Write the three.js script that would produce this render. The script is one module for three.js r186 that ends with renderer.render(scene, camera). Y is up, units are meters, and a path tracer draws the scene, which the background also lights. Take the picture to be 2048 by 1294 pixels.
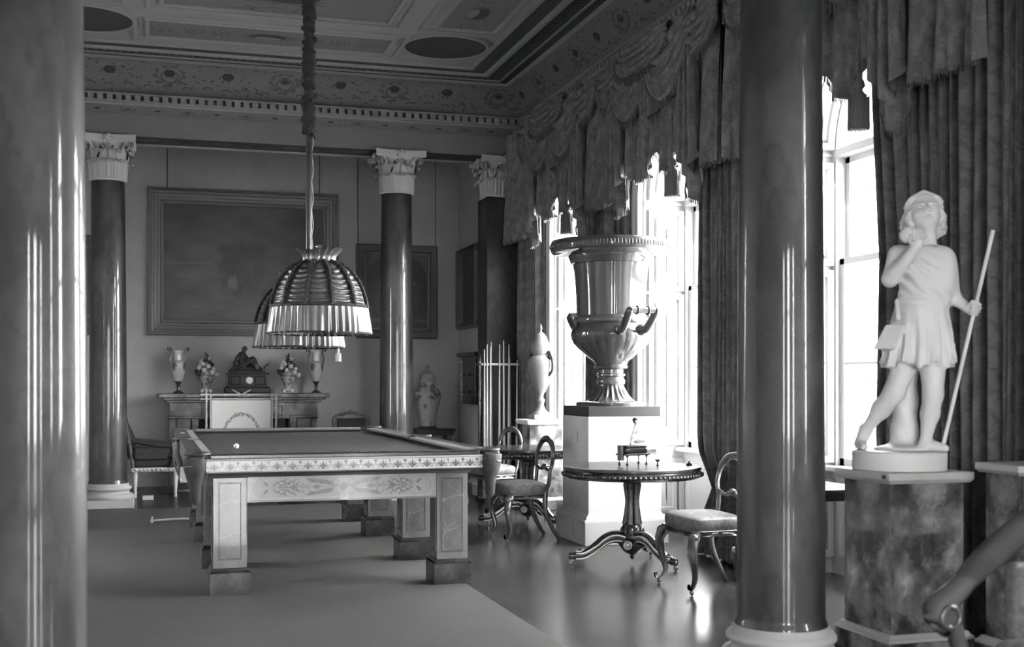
import * as THREE from 'three';
import { RoundedBoxGeometry } from 'three/addons/geometries/RoundedBoxGeometry.js';
import { RectAreaLightUniformsLib } from 'three/addons/lights/RectAreaLightUniformsLib.js';
import { mergeGeometries } from 'three/addons/utils/BufferGeometryUtils.js';

// ---------------------------------------------------------------- camera, sky, exposure
const scene = new THREE.Scene();
const camera = new THREE.PerspectiveCamera(29.81, 2048 / 1294, 0.05, 200);
camera.position.set(0, 1.3, 0);
camera.lookAt(Math.sin(0.28955), 1.3, -Math.cos(0.28955));
camera.setViewOffset(2048, 1294, 0, -118, 2048, 1294);      // rising front of the view camera: verticals stay upright
scene.add(camera);
camera.focus = 10; camera.userData.fStop = 2.8;            // the nearest chair and the statue are a little soft
scene.background = new THREE.Color(1, 1, 1);                 // bright overcast sky
scene.backgroundIntensity = 50.0;
RectAreaLightUniformsLib.init();
// area lights added to the sky, slanting down just outside the right and end windows
function windowLight(x, y, z, w, h, tx, tz) { const l = new THREE.RectAreaLight(0xffffff, 5, w, h); l.name = 'added_window_light'; l.position.set(x, y, z); l.lookAt(tx, y - 2.4, tz); scene.add(l); }
for (const [z, w] of [[-11.4, 1.6], [-8.98, 1.6], [-6.56, 1.6], [-2.45, 1.0], [0.2, 1.0]]) windowLight(4.72, 2.15, z, w, 2.9, 0, z);
for (const [x, w] of [[-0.9, 0.6], [1.15, 0.9], [3.15, 0.6]]) windowLight(x, 1.5, 4.5, w, 3.0, x, 0);
const renderer = new THREE.WebGLRenderer({ antialias: true });
renderer.toneMapping = THREE.LinearToneMapping;
renderer.toneMappingExposure = 1.0;
renderer.shadowMap.enabled = true;

// ---------------------------------------------------------------- helpers
const V = (x, y, z) => new THREE.Vector3(x, y, z), PI = Math.PI, TAU = PI * 2;
let seed = 7;
const rnd = () => { seed = (seed * 1664525 + 1013904223) >>> 0; return seed / 4294967296; };
const lerp = (a, b, t) => a + (b - a) * t, clamp = (x, a = 0, b = 1) => Math.min(b, Math.max(a, x));
const smooth = (a, b, x) => { const t = clamp((x - a) / (b - a)); return t * t * (3 - 2 * t); };
const table = (pts, x) => { if (x <= pts[0][0]) return pts[0][1]; for (let i = 1; i < pts.length; i++) if (x <= pts[i][0]) return lerp(pts[i - 1][1], pts[i][1], (x - pts[i - 1][0]) / (pts[i][0] - pts[i - 1][0])); return pts[pts.length - 1][1]; };
const mv = (g, x = 0, y = 0, z = 0) => g.translate(x, y, z);
const box = (w, h, d, x = 0, y = 0, z = 0) => mv(new THREE.BoxGeometry(w, h, d), x, y, z);
const rbox = (w, h, d, x = 0, y = 0, z = 0, r = 0.008, s = 2) => mv(new RoundedBoxGeometry(w, h, d, s, Math.min(r, w / 2.01, h / 2.01, d / 2.01)), x, y, z);
const cyl = (rt, rb, h, x = 0, y = 0, z = 0, n = 20) => mv(new THREE.CylinderGeometry(rt, rb, h, n), x, y, z);
const ball = (r, x = 0, y = 0, z = 0, n = 12) => mv(new THREE.SphereGeometry(r, n, Math.max(6, n * 0.7 | 0)), x, y, z);
const torus = (R, r, x = 0, y = 0, z = 0, n = 32, m = 8) => mv(new THREE.TorusGeometry(R, r, m, n).rotateX(PI / 2), x, y, z);
const lathe = (pts, n = 32) => new THREE.LatheGeometry(pts.map(([r, y]) => new THREE.Vector2(r, y)), n);
function lathef(pts, n = 32) {                                // lathe with crisp edges between far-apart directions
  const out = [];
  pts.forEach((p, i) => { out.push(p); const a = pts[i - 1], b = pts[i + 1]; if (a && b) { const d = Math.abs(Math.atan2(p[1] - a[1], p[0] - a[0]) - Math.atan2(b[1] - p[1], b[0] - p[0])); if (Math.min(d, TAU - d) > 0.7) out.push([p[0] + 1e-5, p[1] + 1e-5]); } });
  return lathe(out, n);
}
// sweep a round (or oval) section with varying radius along a smooth path
function sweep(pts, radii, n = 24, m = 8, flat = 1, closed = false) {
  const c = new THREE.CatmullRomCurve3(pts.map((p) => V(...p)), closed, 'catmullrom', 0.5), fr = c.computeFrenetFrames(n, closed);
  const P = [], U = [], I = [], N = [];
  const R = (t) => { if (typeof radii === 'number') return radii; const f = t * (radii.length - 1), i = Math.min(radii.length - 2, f | 0); return lerp(radii[i], radii[i + 1], f - i); };
  const L = c.getLength();
  for (let i = 0; i <= n; i++) {
    const t = i / n, p = c.getPoint(t), r = R(t);
    for (let j = 0; j <= m; j++) {
      const a = j / m * TAU, d = fr.normals[i].clone().multiplyScalar(Math.cos(a)).addScaledVector(fr.binormals[i], Math.sin(a) * flat);
      P.push(p.x + d.x * r, p.y + d.y * r, p.z + d.z * r); d.normalize(); N.push(d.x, d.y, d.z); U.push(j / m * TAU * r, t * L);
    }
  }
  for (let i = 0; i < n; i++) for (let j = 0; j < m; j++) { const a = i * (m + 1) + j, b = a + m + 1; I.push(a, a + 1, b, a + 1, b + 1, b); }
  if (!closed) for (const e of [0, n]) { const p = c.getPoint(e / n), k = P.length / 3, t = fr.tangents[e], s = e ? 1 : -1; P.push(p.x, p.y, p.z); N.push(t.x * s, t.y * s, t.z * s); U.push(0, 0); const o = e * (m + 1); for (let j = 0; j < m; j++) e ? I.push(o + j, o + j + 1, k) : I.push(o + j + 1, o + j, k); }
  const g = new THREE.BufferGeometry();
  g.setAttribute('position', new THREE.Float32BufferAttribute(P, 3)); g.setAttribute('normal', new THREE.Float32BufferAttribute(N, 3)); g.setAttribute('uv', new THREE.Float32BufferAttribute(U, 2)); g.setIndex(I);
  return g;
}
// surface from a function of (u, v); thick adds a back sheet
function sheet(f, nu, nv, thick = 0) {
  const P = [], U = [], I = [];
  const lay = (off, flip) => {
    const o = P.length / 3;
    for (let j = 0; j <= nv; j++) for (let i = 0; i <= nu; i++) { const q = f(i / nu, j / nv, off); P.push(q[0], q[1], q[2]); U.push(q[3] ?? i / nu, q[4] ?? j / nv); }
    for (let j = 0; j < nv; j++) for (let i = 0; i < nu; i++) { const a = o + j * (nu + 1) + i, b = a + nu + 1; flip ? I.push(a, b, a + 1, a + 1, b, b + 1) : I.push(a, a + 1, b, a + 1, b + 1, b); }
  };
  lay(0, false); if (thick) lay(thick, true);
  const g = new THREE.BufferGeometry();
  g.setAttribute('position', new THREE.Float32BufferAttribute(P, 3)); g.setAttribute('uv', new THREE.Float32BufferAttribute(U, 2)); g.setIndex(I); g.computeVertexNormals();
  return g;
}
function shapeGeo(pts, depth, bevel = 0, holes = []) {        // polygon extruded along +z
  const s = new THREE.Shape(pts.map(([x, y]) => new THREE.Vector2(x, y)));
  for (const h of holes) s.holes.push(new THREE.Path(h.map(([x, y]) => new THREE.Vector2(x, y))));
  return new THREE.ExtrudeGeometry(s, { depth, bevelEnabled: bevel > 0, bevelSize: bevel, bevelThickness: bevel, bevelOffset: -bevel, bevelSegments: 2, curveSegments: 10 });
}
// mitred frame round an opening w x h in the xy plane; profile = [outward offset, height above z=0]
function frame(w, h, prof, nseg = 1) {
  const c = [[-w / 2, -h / 2], [w / 2, -h / 2], [w / 2, h / 2], [-w / 2, h / 2]], s = [[-1, -1], [1, -1], [1, 1], [-1, 1]], gs = [];
  for (let k = 0; k < 4; k++) {
    const l = (k + 1) % 4, P = [], I = [], n = prof.length;
    for (let q = 0; q <= nseg; q++) for (const [o, z] of prof) { const t = q / nseg; P.push(lerp(c[k][0] + s[k][0] * o, c[l][0] + s[l][0] * o, t), lerp(c[k][1] + s[k][1] * o, c[l][1] + s[l][1] * o, t), z); }
    for (let q = 0; q < nseg; q++) for (let i = 0; i < n - 1; i++) { const a = q * n + i, b = a + n; I.push(a, a + 1, b, a + 1, b + 1, b); }
    let g = new THREE.BufferGeometry(); g.setAttribute('position', new THREE.Float32BufferAttribute(P, 3)); g.setIndex(I); g = g.toNonIndexed(); g.computeVertexNormals();
    g.setAttribute('uv', new THREE.Float32BufferAttribute(new Array(g.attributes.position.count * 2).fill(0), 2)); gs.push(g);
  }
  return join(gs);
}
// moulding: profile [[out, up]...] extruded along x over length L, centred
function strip(prof, L) {
  const g = shapeGeo(prof, L); // x=out, y=up, z=0..L
  return g.translate(0, 0, -L / 2).rotateY(-PI / 2).rotateY(0).applyMatrix4(new THREE.Matrix4().makeScale(1, 1, 1)); // out -> +z, length along x
}
function norm(g) {
  let h = g.index ? g.toNonIndexed() : g;
  if (!h.attributes.normal) h.computeVertexNormals();
  if (!h.attributes.uv) h.setAttribute('uv', new THREE.Float32BufferAttribute(new Array(h.attributes.position.count * 2).fill(0), 2));
  for (const k of Object.keys(h.attributes)) if (!['position', 'normal', 'uv'].includes(k)) h.deleteAttribute(k);
  h.morphAttributes = {}; h.clearGroups?.();
  return h;
}
function join(gs) { gs = gs.flat(9).map(norm); return gs.length === 1 ? gs[0] : mergeGeometries(gs); }
function uvBox(g) {                                            // texture coordinates in metres from the dominant axis
  const p = g.attributes.position, n = g.attributes.normal, u = new Float32Array(p.count * 2);
  for (let i = 0; i < p.count; i += 3) {
    let ax = 0, ay = 0, az = 0; for (let k = 0; k < 3; k++) { ax += Math.abs(n.getX(i + k)); ay += Math.abs(n.getY(i + k)); az += Math.abs(n.getZ(i + k)); }
    for (let k = i; k < i + 3; k++) { const x = p.getX(k), y = p.getY(k), z = p.getZ(k); const [a, b] = az >= ax && az >= ay ? [x, y] : ax >= ay ? [z, y] : [x, z]; u[2 * k] = a; u[2 * k + 1] = b; }
  }
  g.setAttribute('uv', new THREE.Float32BufferAttribute(u, 2)); return g;
}
function uvCyl(g, R) {
  const p = g.attributes.position, u = new Float32Array(p.count * 2);
  for (let i = 0; i < p.count; i += 3) { const a0 = Math.atan2(p.getX(i), p.getZ(i)); for (let k = i; k < i + 3; k++) { let a = Math.atan2(p.getX(k), p.getZ(k)); if (a - a0 > PI) a -= TAU; if (a0 - a > PI) a += TAU; u[2 * k] = a * R; u[2 * k + 1] = p.getY(k); } }
  g.setAttribute('uv', new THREE.Float32BufferAttribute(u, 2)); return g;
}
function obj(name, geos, mat, parent = scene, pos, ry) {
  let g = join(Array.isArray(geos) ? geos : [geos]);
  if (mat.userData.uv === 'box') g = uvBox(g); else if (mat.userData.uv === 'cyl') g = uvCyl(g, mat.userData.R ?? 0.2);
  const m = new THREE.Mesh(g, mat); m.name = parent === scene ? numbered(name) : name; m.castShadow = m.receiveShadow = true;
  if (pos) m.position.set(...pos); if (ry) m.rotation.y = ry;
  parent.add(m); return m;
}
const taken = {};
function numbered(n) { const k = taken[n] = (taken[n] ?? -1) + 1; return k ? n + '_' + String(k).padStart(3, '0') : n; }
function thing(name, label, category, pos = [0, 0, 0], ry = 0, group) {
  const o = new THREE.Group(); o.name = numbered(name); o.position.set(...pos); o.rotation.y = ry; o.userData = { label, category }; if (group) o.userData.group = group; scene.add(o); return o;
}
function tag(o, label, category, group) { Object.assign(o.userData, { label, category }); if (group) o.userData.group = group; return o; }
function struct(o, label, category) { Object.assign(o.userData, { kind: 'structure', label, category }); return o; }
function dup(src, pos, ry, label, group) { const c = src.clone(); c.name = numbered(src.name.replace(/_\d{3}$/, '')); c.userData = { ...src.userData }; c.position.set(...pos); c.rotation.y = ry; if (label) c.userData.label = label; if (group) c.userData.group = group; scene.add(c); return c; }

// ---------------------------------------------------------------- noise and textures
const hash = (x, y, s) => { let h = Math.imul(x, 374761393) ^ Math.imul(y, 668265263) ^ Math.imul(s, 2147483647 ^ 0x5bd1e995); h = Math.imul(h ^ (h >>> 13), 1274126177); return ((h ^ (h >>> 16)) >>> 0) / 4294967296; };
function vnoise(x, y, per, s) { const xi = Math.floor(x), yi = Math.floor(y), fx = x - xi, fy = y - yi, u = fx * fx * (3 - 2 * fx), v = fy * fy * (3 - 2 * fy), m = (a, p) => ((a % p) + p) % p; const h = (i, j) => hash(m(xi + i, per), m(yi + j, per), s); return lerp(lerp(h(0, 0), h(1, 0), u), lerp(h(0, 1), h(1, 1), u), v); }
function fbm(x, y, per, s, oct = 5) { let a = 0.5, t = 0, n = 0; for (let o = 0; o < oct; o++) { t += a * vnoise(x, y, per, s + o * 17); n += a; x *= 2; y *= 2; per *= 2; a *= 0.5; } return t / n; }
function dataTex(n, f, srgb = true, m = n) {                   // f(u, v) -> grey 0..1 (linear if srgb=false)
  const d = new Uint8Array(n * m * 4);
  for (let j = 0; j < m; j++) for (let i = 0; i < n; i++) { const k = (j * n + i) * 4, c = clamp(f(i / n, j / m)) * 255; d[k] = d[k + 1] = d[k + 2] = c; d[k + 3] = 255; }
  const t = new THREE.DataTexture(d, n, m); t.wrapS = t.wrapT = THREE.RepeatWrapping; t.magFilter = THREE.LinearFilter; t.minFilter = THREE.LinearFilter; if (srgb) t.colorSpace = THREE.SRGBColorSpace; t.needsUpdate = true; return t;
}
function canvasTex(w, h, draw) {
  const c = document.createElement('canvas'); c.width = w; c.height = h; const x = c.getContext('2d'); draw(x, w, h);
  const t = new THREE.CanvasTexture(c); t.colorSpace = THREE.SRGBColorSpace; t.wrapS = t.wrapT = THREE.RepeatWrapping; t.anisotropy = 8; return t;
}
const rep = (t, a, b = a) => { const c = t.clone(); c.repeat.set(a, b); c.needsUpdate = true; return c; };
const grey = (v) => `rgb(${v | 0},${v | 0},${v | 0})`;
function mat(l, rough = 0.6, o = {}, uv) {                     // l = linear grey
  const phys = ['clearcoat', 'transmission', 'sheen', 'ior'].some((k) => k in o);
  const m = new (phys ? THREE.MeshPhysicalMaterial : THREE.MeshStandardMaterial)({ roughness: rough, metalness: 0, ...o });
  m.color.setRGB(l, l, l); if (uv) m.userData.uv = uv; m.side = THREE.DoubleSide; return m;
}
// ---------------------------------------------------------------- textures
const marbleF = (s, c = 4) => (u, v) => { const w = fbm(u * c, v * c, c, s, 5), w2 = fbm(u * c * 2, v * c * 2, c * 2, s + 90, 4); const a = 1 - Math.abs(2 * fbm(u * c + 0, v * c + 0, c, s + 50, 5) - 1); return 0.56 + 0.5 * (w - 0.5) * 2 + 0.6 * (w2 - 0.5) + 0.1 * Math.pow(a, 18) * (0.3 + w2) - 0.14 * Math.pow(1 - Math.abs(2 * w2 - 1), 20); };
const tScagliola = dataTex(512, marbleF(3, 4));
const tVerde = dataTex(512, (u, v) => { const w = fbm(u * 6, v * 6, 6, 21, 6), a = 1 - Math.abs(2 * fbm(u * 3, v * 3, 3, 33, 5) - 1), b = 1 - Math.abs(2 * fbm(u * 5, v * 5, 5, 77, 4) - 1); const q = fbm(u * 14, v * 14, 14, 91, 4); return 0.42 + 0.75 * (w - 0.47) + 0.7 * Math.pow(q, 2.2) * (w > 0.45 ? 0.5 : 0.15) - 0.1 + 0.1 * Math.pow(a, 40) + 0.05 * Math.pow(b, 46); });
const tWhiteMarble = dataTex(512, (u, v) => { const w = fbm(u * 3, v * 3, 3, 41, 5), a = 1 - Math.abs(2 * fbm(u * 2, v * 2, 2, 63, 6) - 1); return 0.92 - 0.1 * w - 0.05 * Math.pow(a, 12); });
const tVeined = dataTex(512, (u, v) => { const w = fbm(u * 5, v * 5, 5, 121, 5), a = 1 - Math.abs(2 * fbm(u * 2, v * 2, 2, 133, 5) - 1), b = 1 - Math.abs(2 * fbm(u * 3, v * 3, 3, 177, 4) - 1); return 0.66 + 0.3 * (w - 0.5) + 0.2 * Math.pow(a, 40) + 0.14 * Math.pow(b, 46); });
const tWood = dataTex(512, (u, v) => { const w = fbm(u * 2, v * 40, 40, 11, 3), r = fbm(u * 3, v * 12, 12, 19, 4); return 0.62 + 0.35 * (w - 0.5) + 0.3 * (r - 0.5); });
const tFloor = dataTex(1024, (u, v) => { const g = fbm(u * 6, v * 160, 160, 5, 3), c = fbm(u * 8, v * 10, 10, 6, 5), f = vnoise(u * 400, v * 400, 400, 9); return 0.62 + 0.22 * (g - 0.5) + 0.34 * (c - 0.5) + 0.08 * (f - 0.5); });
const tPlaster = dataTex(512, (u, v) => 0.86 + 0.12 * (fbm(u * 6, v * 6, 6, 71, 6) - 0.5) + 0.04 * (vnoise(u * 200, v * 200, 200, 3) - 0.5));
const tCloth = dataTex(256, (u, v) => 0.8 + 0.2 * (vnoise(u * 64, v * 64, 64, 8) - 0.5) + 0.2 * (fbm(u * 4, v * 4, 4, 5, 4) - 0.5));
const tLeather = dataTex(256, (u, v) => 0.75 + 0.45 * (fbm(u * 12, v * 12, 12, 55, 4) - 0.5));
const tBrocade = dataTex(512, (u, v) => {                       // woven scrolling pattern
  const s = (x) => Math.sin(x * TAU); const a = s(u * 2 + 0.18 * s(v * 2)) * s(v * 2 + 0.2 * s(u * 4)), b = s(u * 6 + v * 4 + 0.3 * s(v * 3)) * s(v * 6 - u * 2); const m = a > 0.25 || (b > 0.45 && a > -0.4) ? 1 : 0;
  return 0.68 + 0.09 * m + 0.16 * (vnoise(u * 160, v * 256, 256, 4) - 0.5) + 0.2 * (fbm(u * 5, v * 5, 5, 15, 4) - 0.5);
});
function flourish(x, cx, cy, s, col, flip = 1) {                // one leafy scroll
  x.strokeStyle = col; x.lineWidth = s * 0.07; x.beginPath(); for (let t = 0; t < 26; t++) { const a = t * 0.32, r = s * (0.46 - t * 0.016); const px = cx + Math.cos(a) * r * flip, py = cy + Math.sin(a) * r; t ? x.lineTo(px, py) : x.moveTo(px, py); } x.stroke();
  x.fillStyle = col; for (let k = 0; k < 9; k++) { const a = k * 0.74, r = s * 0.52; x.beginPath(); x.ellipse(cx + Math.cos(a) * r * flip, cy + Math.sin(a) * r, s * 0.11, s * 0.045, a * flip + 0.7, 0, TAU); x.fill(); }
}
const tCove = canvasTex(1024, 256, (x, w, h) => {               // painted cove: scrolls, small leaves and dark rosettes, two repeats
  x.fillStyle = grey(196); x.fillRect(0, 0, w, h); seed = 99;
  for (let k = 0; k < 2; k++) { const o = k * 512;
    for (const dx of [0, 512]) { flourish(x, o + 128 + dx - 256, 132, 120, grey(150)); flourish(x, o + 384 - dx + 0, 132, 120, grey(158), -1); }
    x.fillStyle = grey(92); for (const [cx, cy, r] of [[128, 118, 24], [384, 118, 22]]) { for (let p = 0; p < 6; p++) { const a = p * TAU / 6; x.beginPath(); x.arc(o + cx + Math.cos(a) * r * 0.5, cy + Math.sin(a) * r * 0.5, r * 0.62, 0, TAU); x.fill(); } }
    for (let i = 0; i < 70; i++) { x.fillStyle = grey(105 + rnd() * 55); x.beginPath(); x.ellipse(o + rnd() * 512, 22 + rnd() * 212, 3 + rnd() * 7, 2 + rnd() * 4, rnd() * 3, 0, TAU); x.fill(); }
    for (let i = 0; i < 6; i++) { x.strokeStyle = grey(110); x.lineWidth = 5; x.beginPath(); x.arc(o + 40 + i * 84, 214 + (i % 2) * 8, 22, 3.6, 5.8); x.stroke(); } }
});
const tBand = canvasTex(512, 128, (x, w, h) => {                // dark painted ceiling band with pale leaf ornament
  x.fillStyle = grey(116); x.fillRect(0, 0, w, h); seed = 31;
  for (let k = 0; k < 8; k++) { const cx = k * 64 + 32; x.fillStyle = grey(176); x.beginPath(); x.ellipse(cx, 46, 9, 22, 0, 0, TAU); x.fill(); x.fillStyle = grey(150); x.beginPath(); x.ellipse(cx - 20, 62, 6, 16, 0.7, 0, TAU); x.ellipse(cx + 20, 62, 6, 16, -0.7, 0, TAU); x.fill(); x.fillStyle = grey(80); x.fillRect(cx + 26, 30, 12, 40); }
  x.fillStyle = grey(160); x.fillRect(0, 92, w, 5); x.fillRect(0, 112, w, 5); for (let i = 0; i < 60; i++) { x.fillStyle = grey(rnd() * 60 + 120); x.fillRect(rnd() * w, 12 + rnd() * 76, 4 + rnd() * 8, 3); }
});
const tPanelOrn = canvasTex(1024, 256, (x, w, h) => {           // ceiling oblong panel: arabesques
  x.fillStyle = grey(168); x.fillRect(0, 0, w, h); for (let k = 0; k < 8; k++) flourish(x, 64 + k * 128, 128, 84, grey(118), k % 2 ? 1 : -1);
  x.fillStyle = grey(96); x.beginPath(); x.ellipse(512, 128, 80, 40, 0, 0, TAU); x.fill(); x.fillStyle = grey(190); x.beginPath(); x.ellipse(512, 150, 60, 18, 0, 0, TAU); x.fill();
});
const leafy = (x, cx, cy, l, wd, a, c) => { x.fillStyle = c; x.save(); x.translate(cx, cy); x.rotate(a); x.beginPath(); x.moveTo(0, 0); x.quadraticCurveTo(l * 0.4, -wd, l, 0); x.quadraticCurveTo(l * 0.4, wd, 0, 0); x.fill(); x.restore(); };
const tInlay = canvasTex(2048, 288, (x, w, h) => {              // painted panel of the table apron
  x.fillStyle = grey(196); x.fillRect(0, 0, w, h);
  for (let i = 0; i < 900; i++) { seed = i * 77 + 5; x.fillStyle = `rgba(150,150,150,${0.12 * rnd()})`; x.beginPath(); x.ellipse(rnd() * w, rnd() * h, 10 + rnd() * 40, 4 + rnd() * 14, rnd() * 3, 0, TAU); x.fill(); }
  x.strokeStyle = grey(120); x.lineWidth = 5; x.beginPath(); x.moveTo(120, 46); x.lineTo(w - 120, 46); x.lineTo(w - 60, 104); x.lineTo(w - 60, 184); x.lineTo(w - 120, 242); x.lineTo(120, 242); x.lineTo(60, 184); x.lineTo(60, 104); x.closePath(); x.stroke();
  x.fillStyle = grey(180); x.fill();
  const d = grey(92), e = grey(118), cy = 144;
  x.fillStyle = grey(92); x.beginPath(); x.arc(1024, cy, 44, 0, TAU); x.fill(); x.strokeStyle = grey(150); x.lineWidth = 4; x.beginPath(); x.arc(1024, cy, 32, 0, TAU); x.stroke();
  for (const s of [-1, 1]) { x.save(); x.translate(1024, cy); x.scale(s, 1);
    x.strokeStyle = d; x.lineWidth = 6; x.beginPath(); x.moveTo(44, 0); x.lineTo(780, 0); x.stroke();
    for (const t of [-1, 1]) {
      for (let k = 0; k < 6; k++) leafy(x, 92 + k * 40, t * (6 + k * 9), 118, 34, t * (0.62 - k * 0.06), k % 2 ? d : e);
      x.strokeStyle = e; x.lineWidth = 8; x.beginPath(); x.arc(88, t * 44, 34, t > 0 ? -1.2 : -1.9, t > 0 ? 2.6 : 3.9); x.stroke(); x.beginPath(); x.arc(400, t * 46, 36, 0, 5); x.stroke(); x.beginPath(); x.arc(455, t * 30, 20, 0, 4); x.stroke();
      for (const [px, py] of [[505, 30], [540, 62], [590, 40], [640, 66], [650, 22], [700, 50], [735, 28]]) { x.fillStyle = px % 3 ? d : e; x.save(); x.translate(px, t * py); x.rotate(0.785); x.fillRect(-13, -13, 26, 26); x.restore(); leafy(x, px + 14, t * (py - 10), 40, 14, t * 0.8, e); leafy(x, px - 12, t * (py + 6), 34, 12, t * 2.2, d); }
      leafy(x, 800, t * 14, 84, 26, t * 0.75, d);
    }
    for (const px of [250, 500]) { x.fillStyle = d; x.beginPath(); x.moveTo(px - 10, 0); x.lineTo(px + 40, -26); x.lineTo(px + 92, 0); x.lineTo(px + 40, 26); x.fill(); }
    for (const px of [610, 680]) { x.fillStyle = d; x.fillRect(px, -34, 10, 68); x.fillRect(px - 18, -6, 46, 12); }
    x.restore(); }
});
const tRail = canvasTex(512, 128, (x, w, h) => {                // repeating painted cushion-rail border: fans, volutes and drops
  x.fillStyle = grey(206); x.fillRect(0, 0, w, h); x.fillStyle = grey(150); x.fillRect(0, 2, w, 5); x.fillRect(0, h - 8, w, 5);
  for (let k = 0; k < 4; k++) { const c = k * 128 + 64, d = grey(86), e = grey(126);
    for (let p = -2; p <= 2; p++) leafy(x, c, 96, 74 - Math.abs(p) * 10, 15, -1.57 + p * 0.46, p % 2 ? e : d);
    x.fillStyle = d; x.beginPath(); x.moveTo(c - 20, 92); x.lineTo(c + 20, 92); x.lineTo(c, 116); x.fill();
    x.strokeStyle = e; x.lineWidth = 6; for (const s of [-1, 1]) { x.beginPath(); x.arc(c + s * 44, 88, 15, s > 0 ? 0.6 : -2.6, s > 0 ? 5.6 : 2.5); x.stroke(); x.beginPath(); x.moveTo(c + s * 22, 104); x.quadraticCurveTo(c + s * 40, 116, c + s * 62, 60); x.stroke(); }
    leafy(x, c + 64, 14, 46, 16, 1.57, d); leafy(x, c + 64, 14, 34, 9, 1.05, e); leafy(x, c + 64, 14, 34, 9, 2.09, e); }
});
function landscape(x, w, h, s, base) {                          // generic dim landscape in oils
  for (let j = 0; j < h; j += 4) for (let i = 0; i < w; i += 4) { const u = i / w, v = j / h; let t = base + 26 * (fbm(u * 6, v * 8, 8, s, 5) - 0.5) * 2; if (v > 0.62) t -= 18 * fbm(u * 10, v * 20, 20, s + 3, 4); x.fillStyle = grey(t); x.fillRect(i, j, 4, 4); }
}
const tPaintBig = canvasTex(1024, 640, (x, w, h) => {
  landscape(x, w, h, 201, 108); seed = 5;
  x.fillStyle = grey(126); x.fillRect(0, h * 0.5, w * 0.3, 8);
  for (let i = 0; i < 260; i++) { const a = rnd(), px = w * (0.36 + 0.26 * rnd()), py = h * (0.34 + 0.42 * a); x.fillStyle = `rgba(62,62,62,${0.10 + 0.1 * rnd()})`; x.beginPath(); x.ellipse(px, py, 14 + 30 * rnd(), 12 + 22 * rnd(), 0, 0, TAU); x.fill(); }
  for (let i = 0; i < 60; i++) { x.fillStyle = 'rgba(150,150,150,.07)'; x.beginPath(); x.ellipse(w * (0.4 + 0.05 * rnd()), h * (0.62 + 0.1 * rnd()), 14, 26, 0, 0, TAU); x.fill(); }
  for (let i = 0; i < 240; i++) { x.fillStyle = `rgba(58,58,58,${0.12 * rnd()})`; x.beginPath(); x.ellipse(w * rnd(), h * (0.74 + 0.26 * rnd()), 40 * rnd(), 16 * rnd(), 0, 0, TAU); x.fill(); }
});
const tPaintArch = canvasTex(640, 768, (x, w, h) => {           // figures under a painted round arch
  x.fillStyle = grey(120); x.fillRect(0, 0, w, h); x.save(); x.beginPath(); x.moveTo(26, h - 24); x.lineTo(26, 300); x.bezierCurveTo(26, 60, 180, 24, 320, 24); x.bezierCurveTo(460, 24, w - 26, 60, w - 26, 300); x.lineTo(w - 26, h - 24); x.closePath(); x.fillStyle = grey(84); x.fill(); x.clip(); seed = 44;
  for (let i = 0; i < 500; i++) { const px = rnd() * w, py = rnd() * h; x.fillStyle = `rgba(${rnd() < 0.4 ? '120,120,120' : '48,48,48'},${0.12 * rnd()})`; x.beginPath(); x.ellipse(px, py, 10 + 50 * rnd(), 10 + 50 * rnd(), 0, 0, TAU); x.fill(); }
  for (const [px, py, s] of [[160, 420, 1], [480, 400, 1.05], [330, 470, 0.9]]) { x.fillStyle = 'rgba(140,140,140,.55)'; x.beginPath(); x.ellipse(px, py - 90 * s, 26 * s, 32 * s, 0, 0, TAU); x.fill(); x.fillStyle = 'rgba(112,112,112,.5)'; x.beginPath(); x.ellipse(px, py + 60 * s, 60 * s, 130 * s, 0.1, 0, TAU); x.fill(); }
  x.fillStyle = 'rgba(150,150,150,.5)'; x.fillRect(0, h - 110, w, 26); x.restore(); x.strokeStyle = grey(150); x.lineWidth = 6; x.stroke();
});
const tPaintDark = canvasTex(256, 384, (x, w, h) => landscape(x, w, h, 311, 84));
const tFloral = canvasTex(512, 512, (x, w, h) => {              // painted porcelain sprays
  x.fillStyle = grey(196); x.fillRect(0, 0, w, h); seed = 12; for (let k = 0; k < 46; k++) { const px = rnd() * w, py = rnd() * h, r = 10 + rnd() * 22; for (let p = 0; p < 7; p++) leafy(x, px, py, r * 1.5, r * 0.4, p * 0.9 + k, grey(90 + rnd() * 80)); x.fillStyle = grey(120); x.beginPath(); x.arc(px, py, r * 0.4, 0, TAU); x.fill(); }
});
const tFigVase = canvasTex(512, 512, (x, w, h) => {             // two painted figure medallions
  x.fillStyle = grey(206); x.fillRect(0, 0, w, h); for (const cx of [64, 192, 320, 448]) { x.fillStyle = grey(150); x.beginPath(); x.ellipse(cx + 6, 250, 34, 90, 0, 0, TAU); x.fill(); x.fillStyle = grey(98); x.beginPath(); x.ellipse(cx, 262, 17, 62, 0.12, 0, TAU); x.fill(); x.beginPath(); x.arc(cx - 4, 190, 12, 0, TAU); x.fill(); x.fillStyle = grey(120); x.beginPath(); x.ellipse(cx + 22, 236, 8, 44, -0.5, 0, TAU); x.fill(); leafy(x, cx - 6, 322, 30, 9, 0.3, grey(130)); }
});
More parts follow.
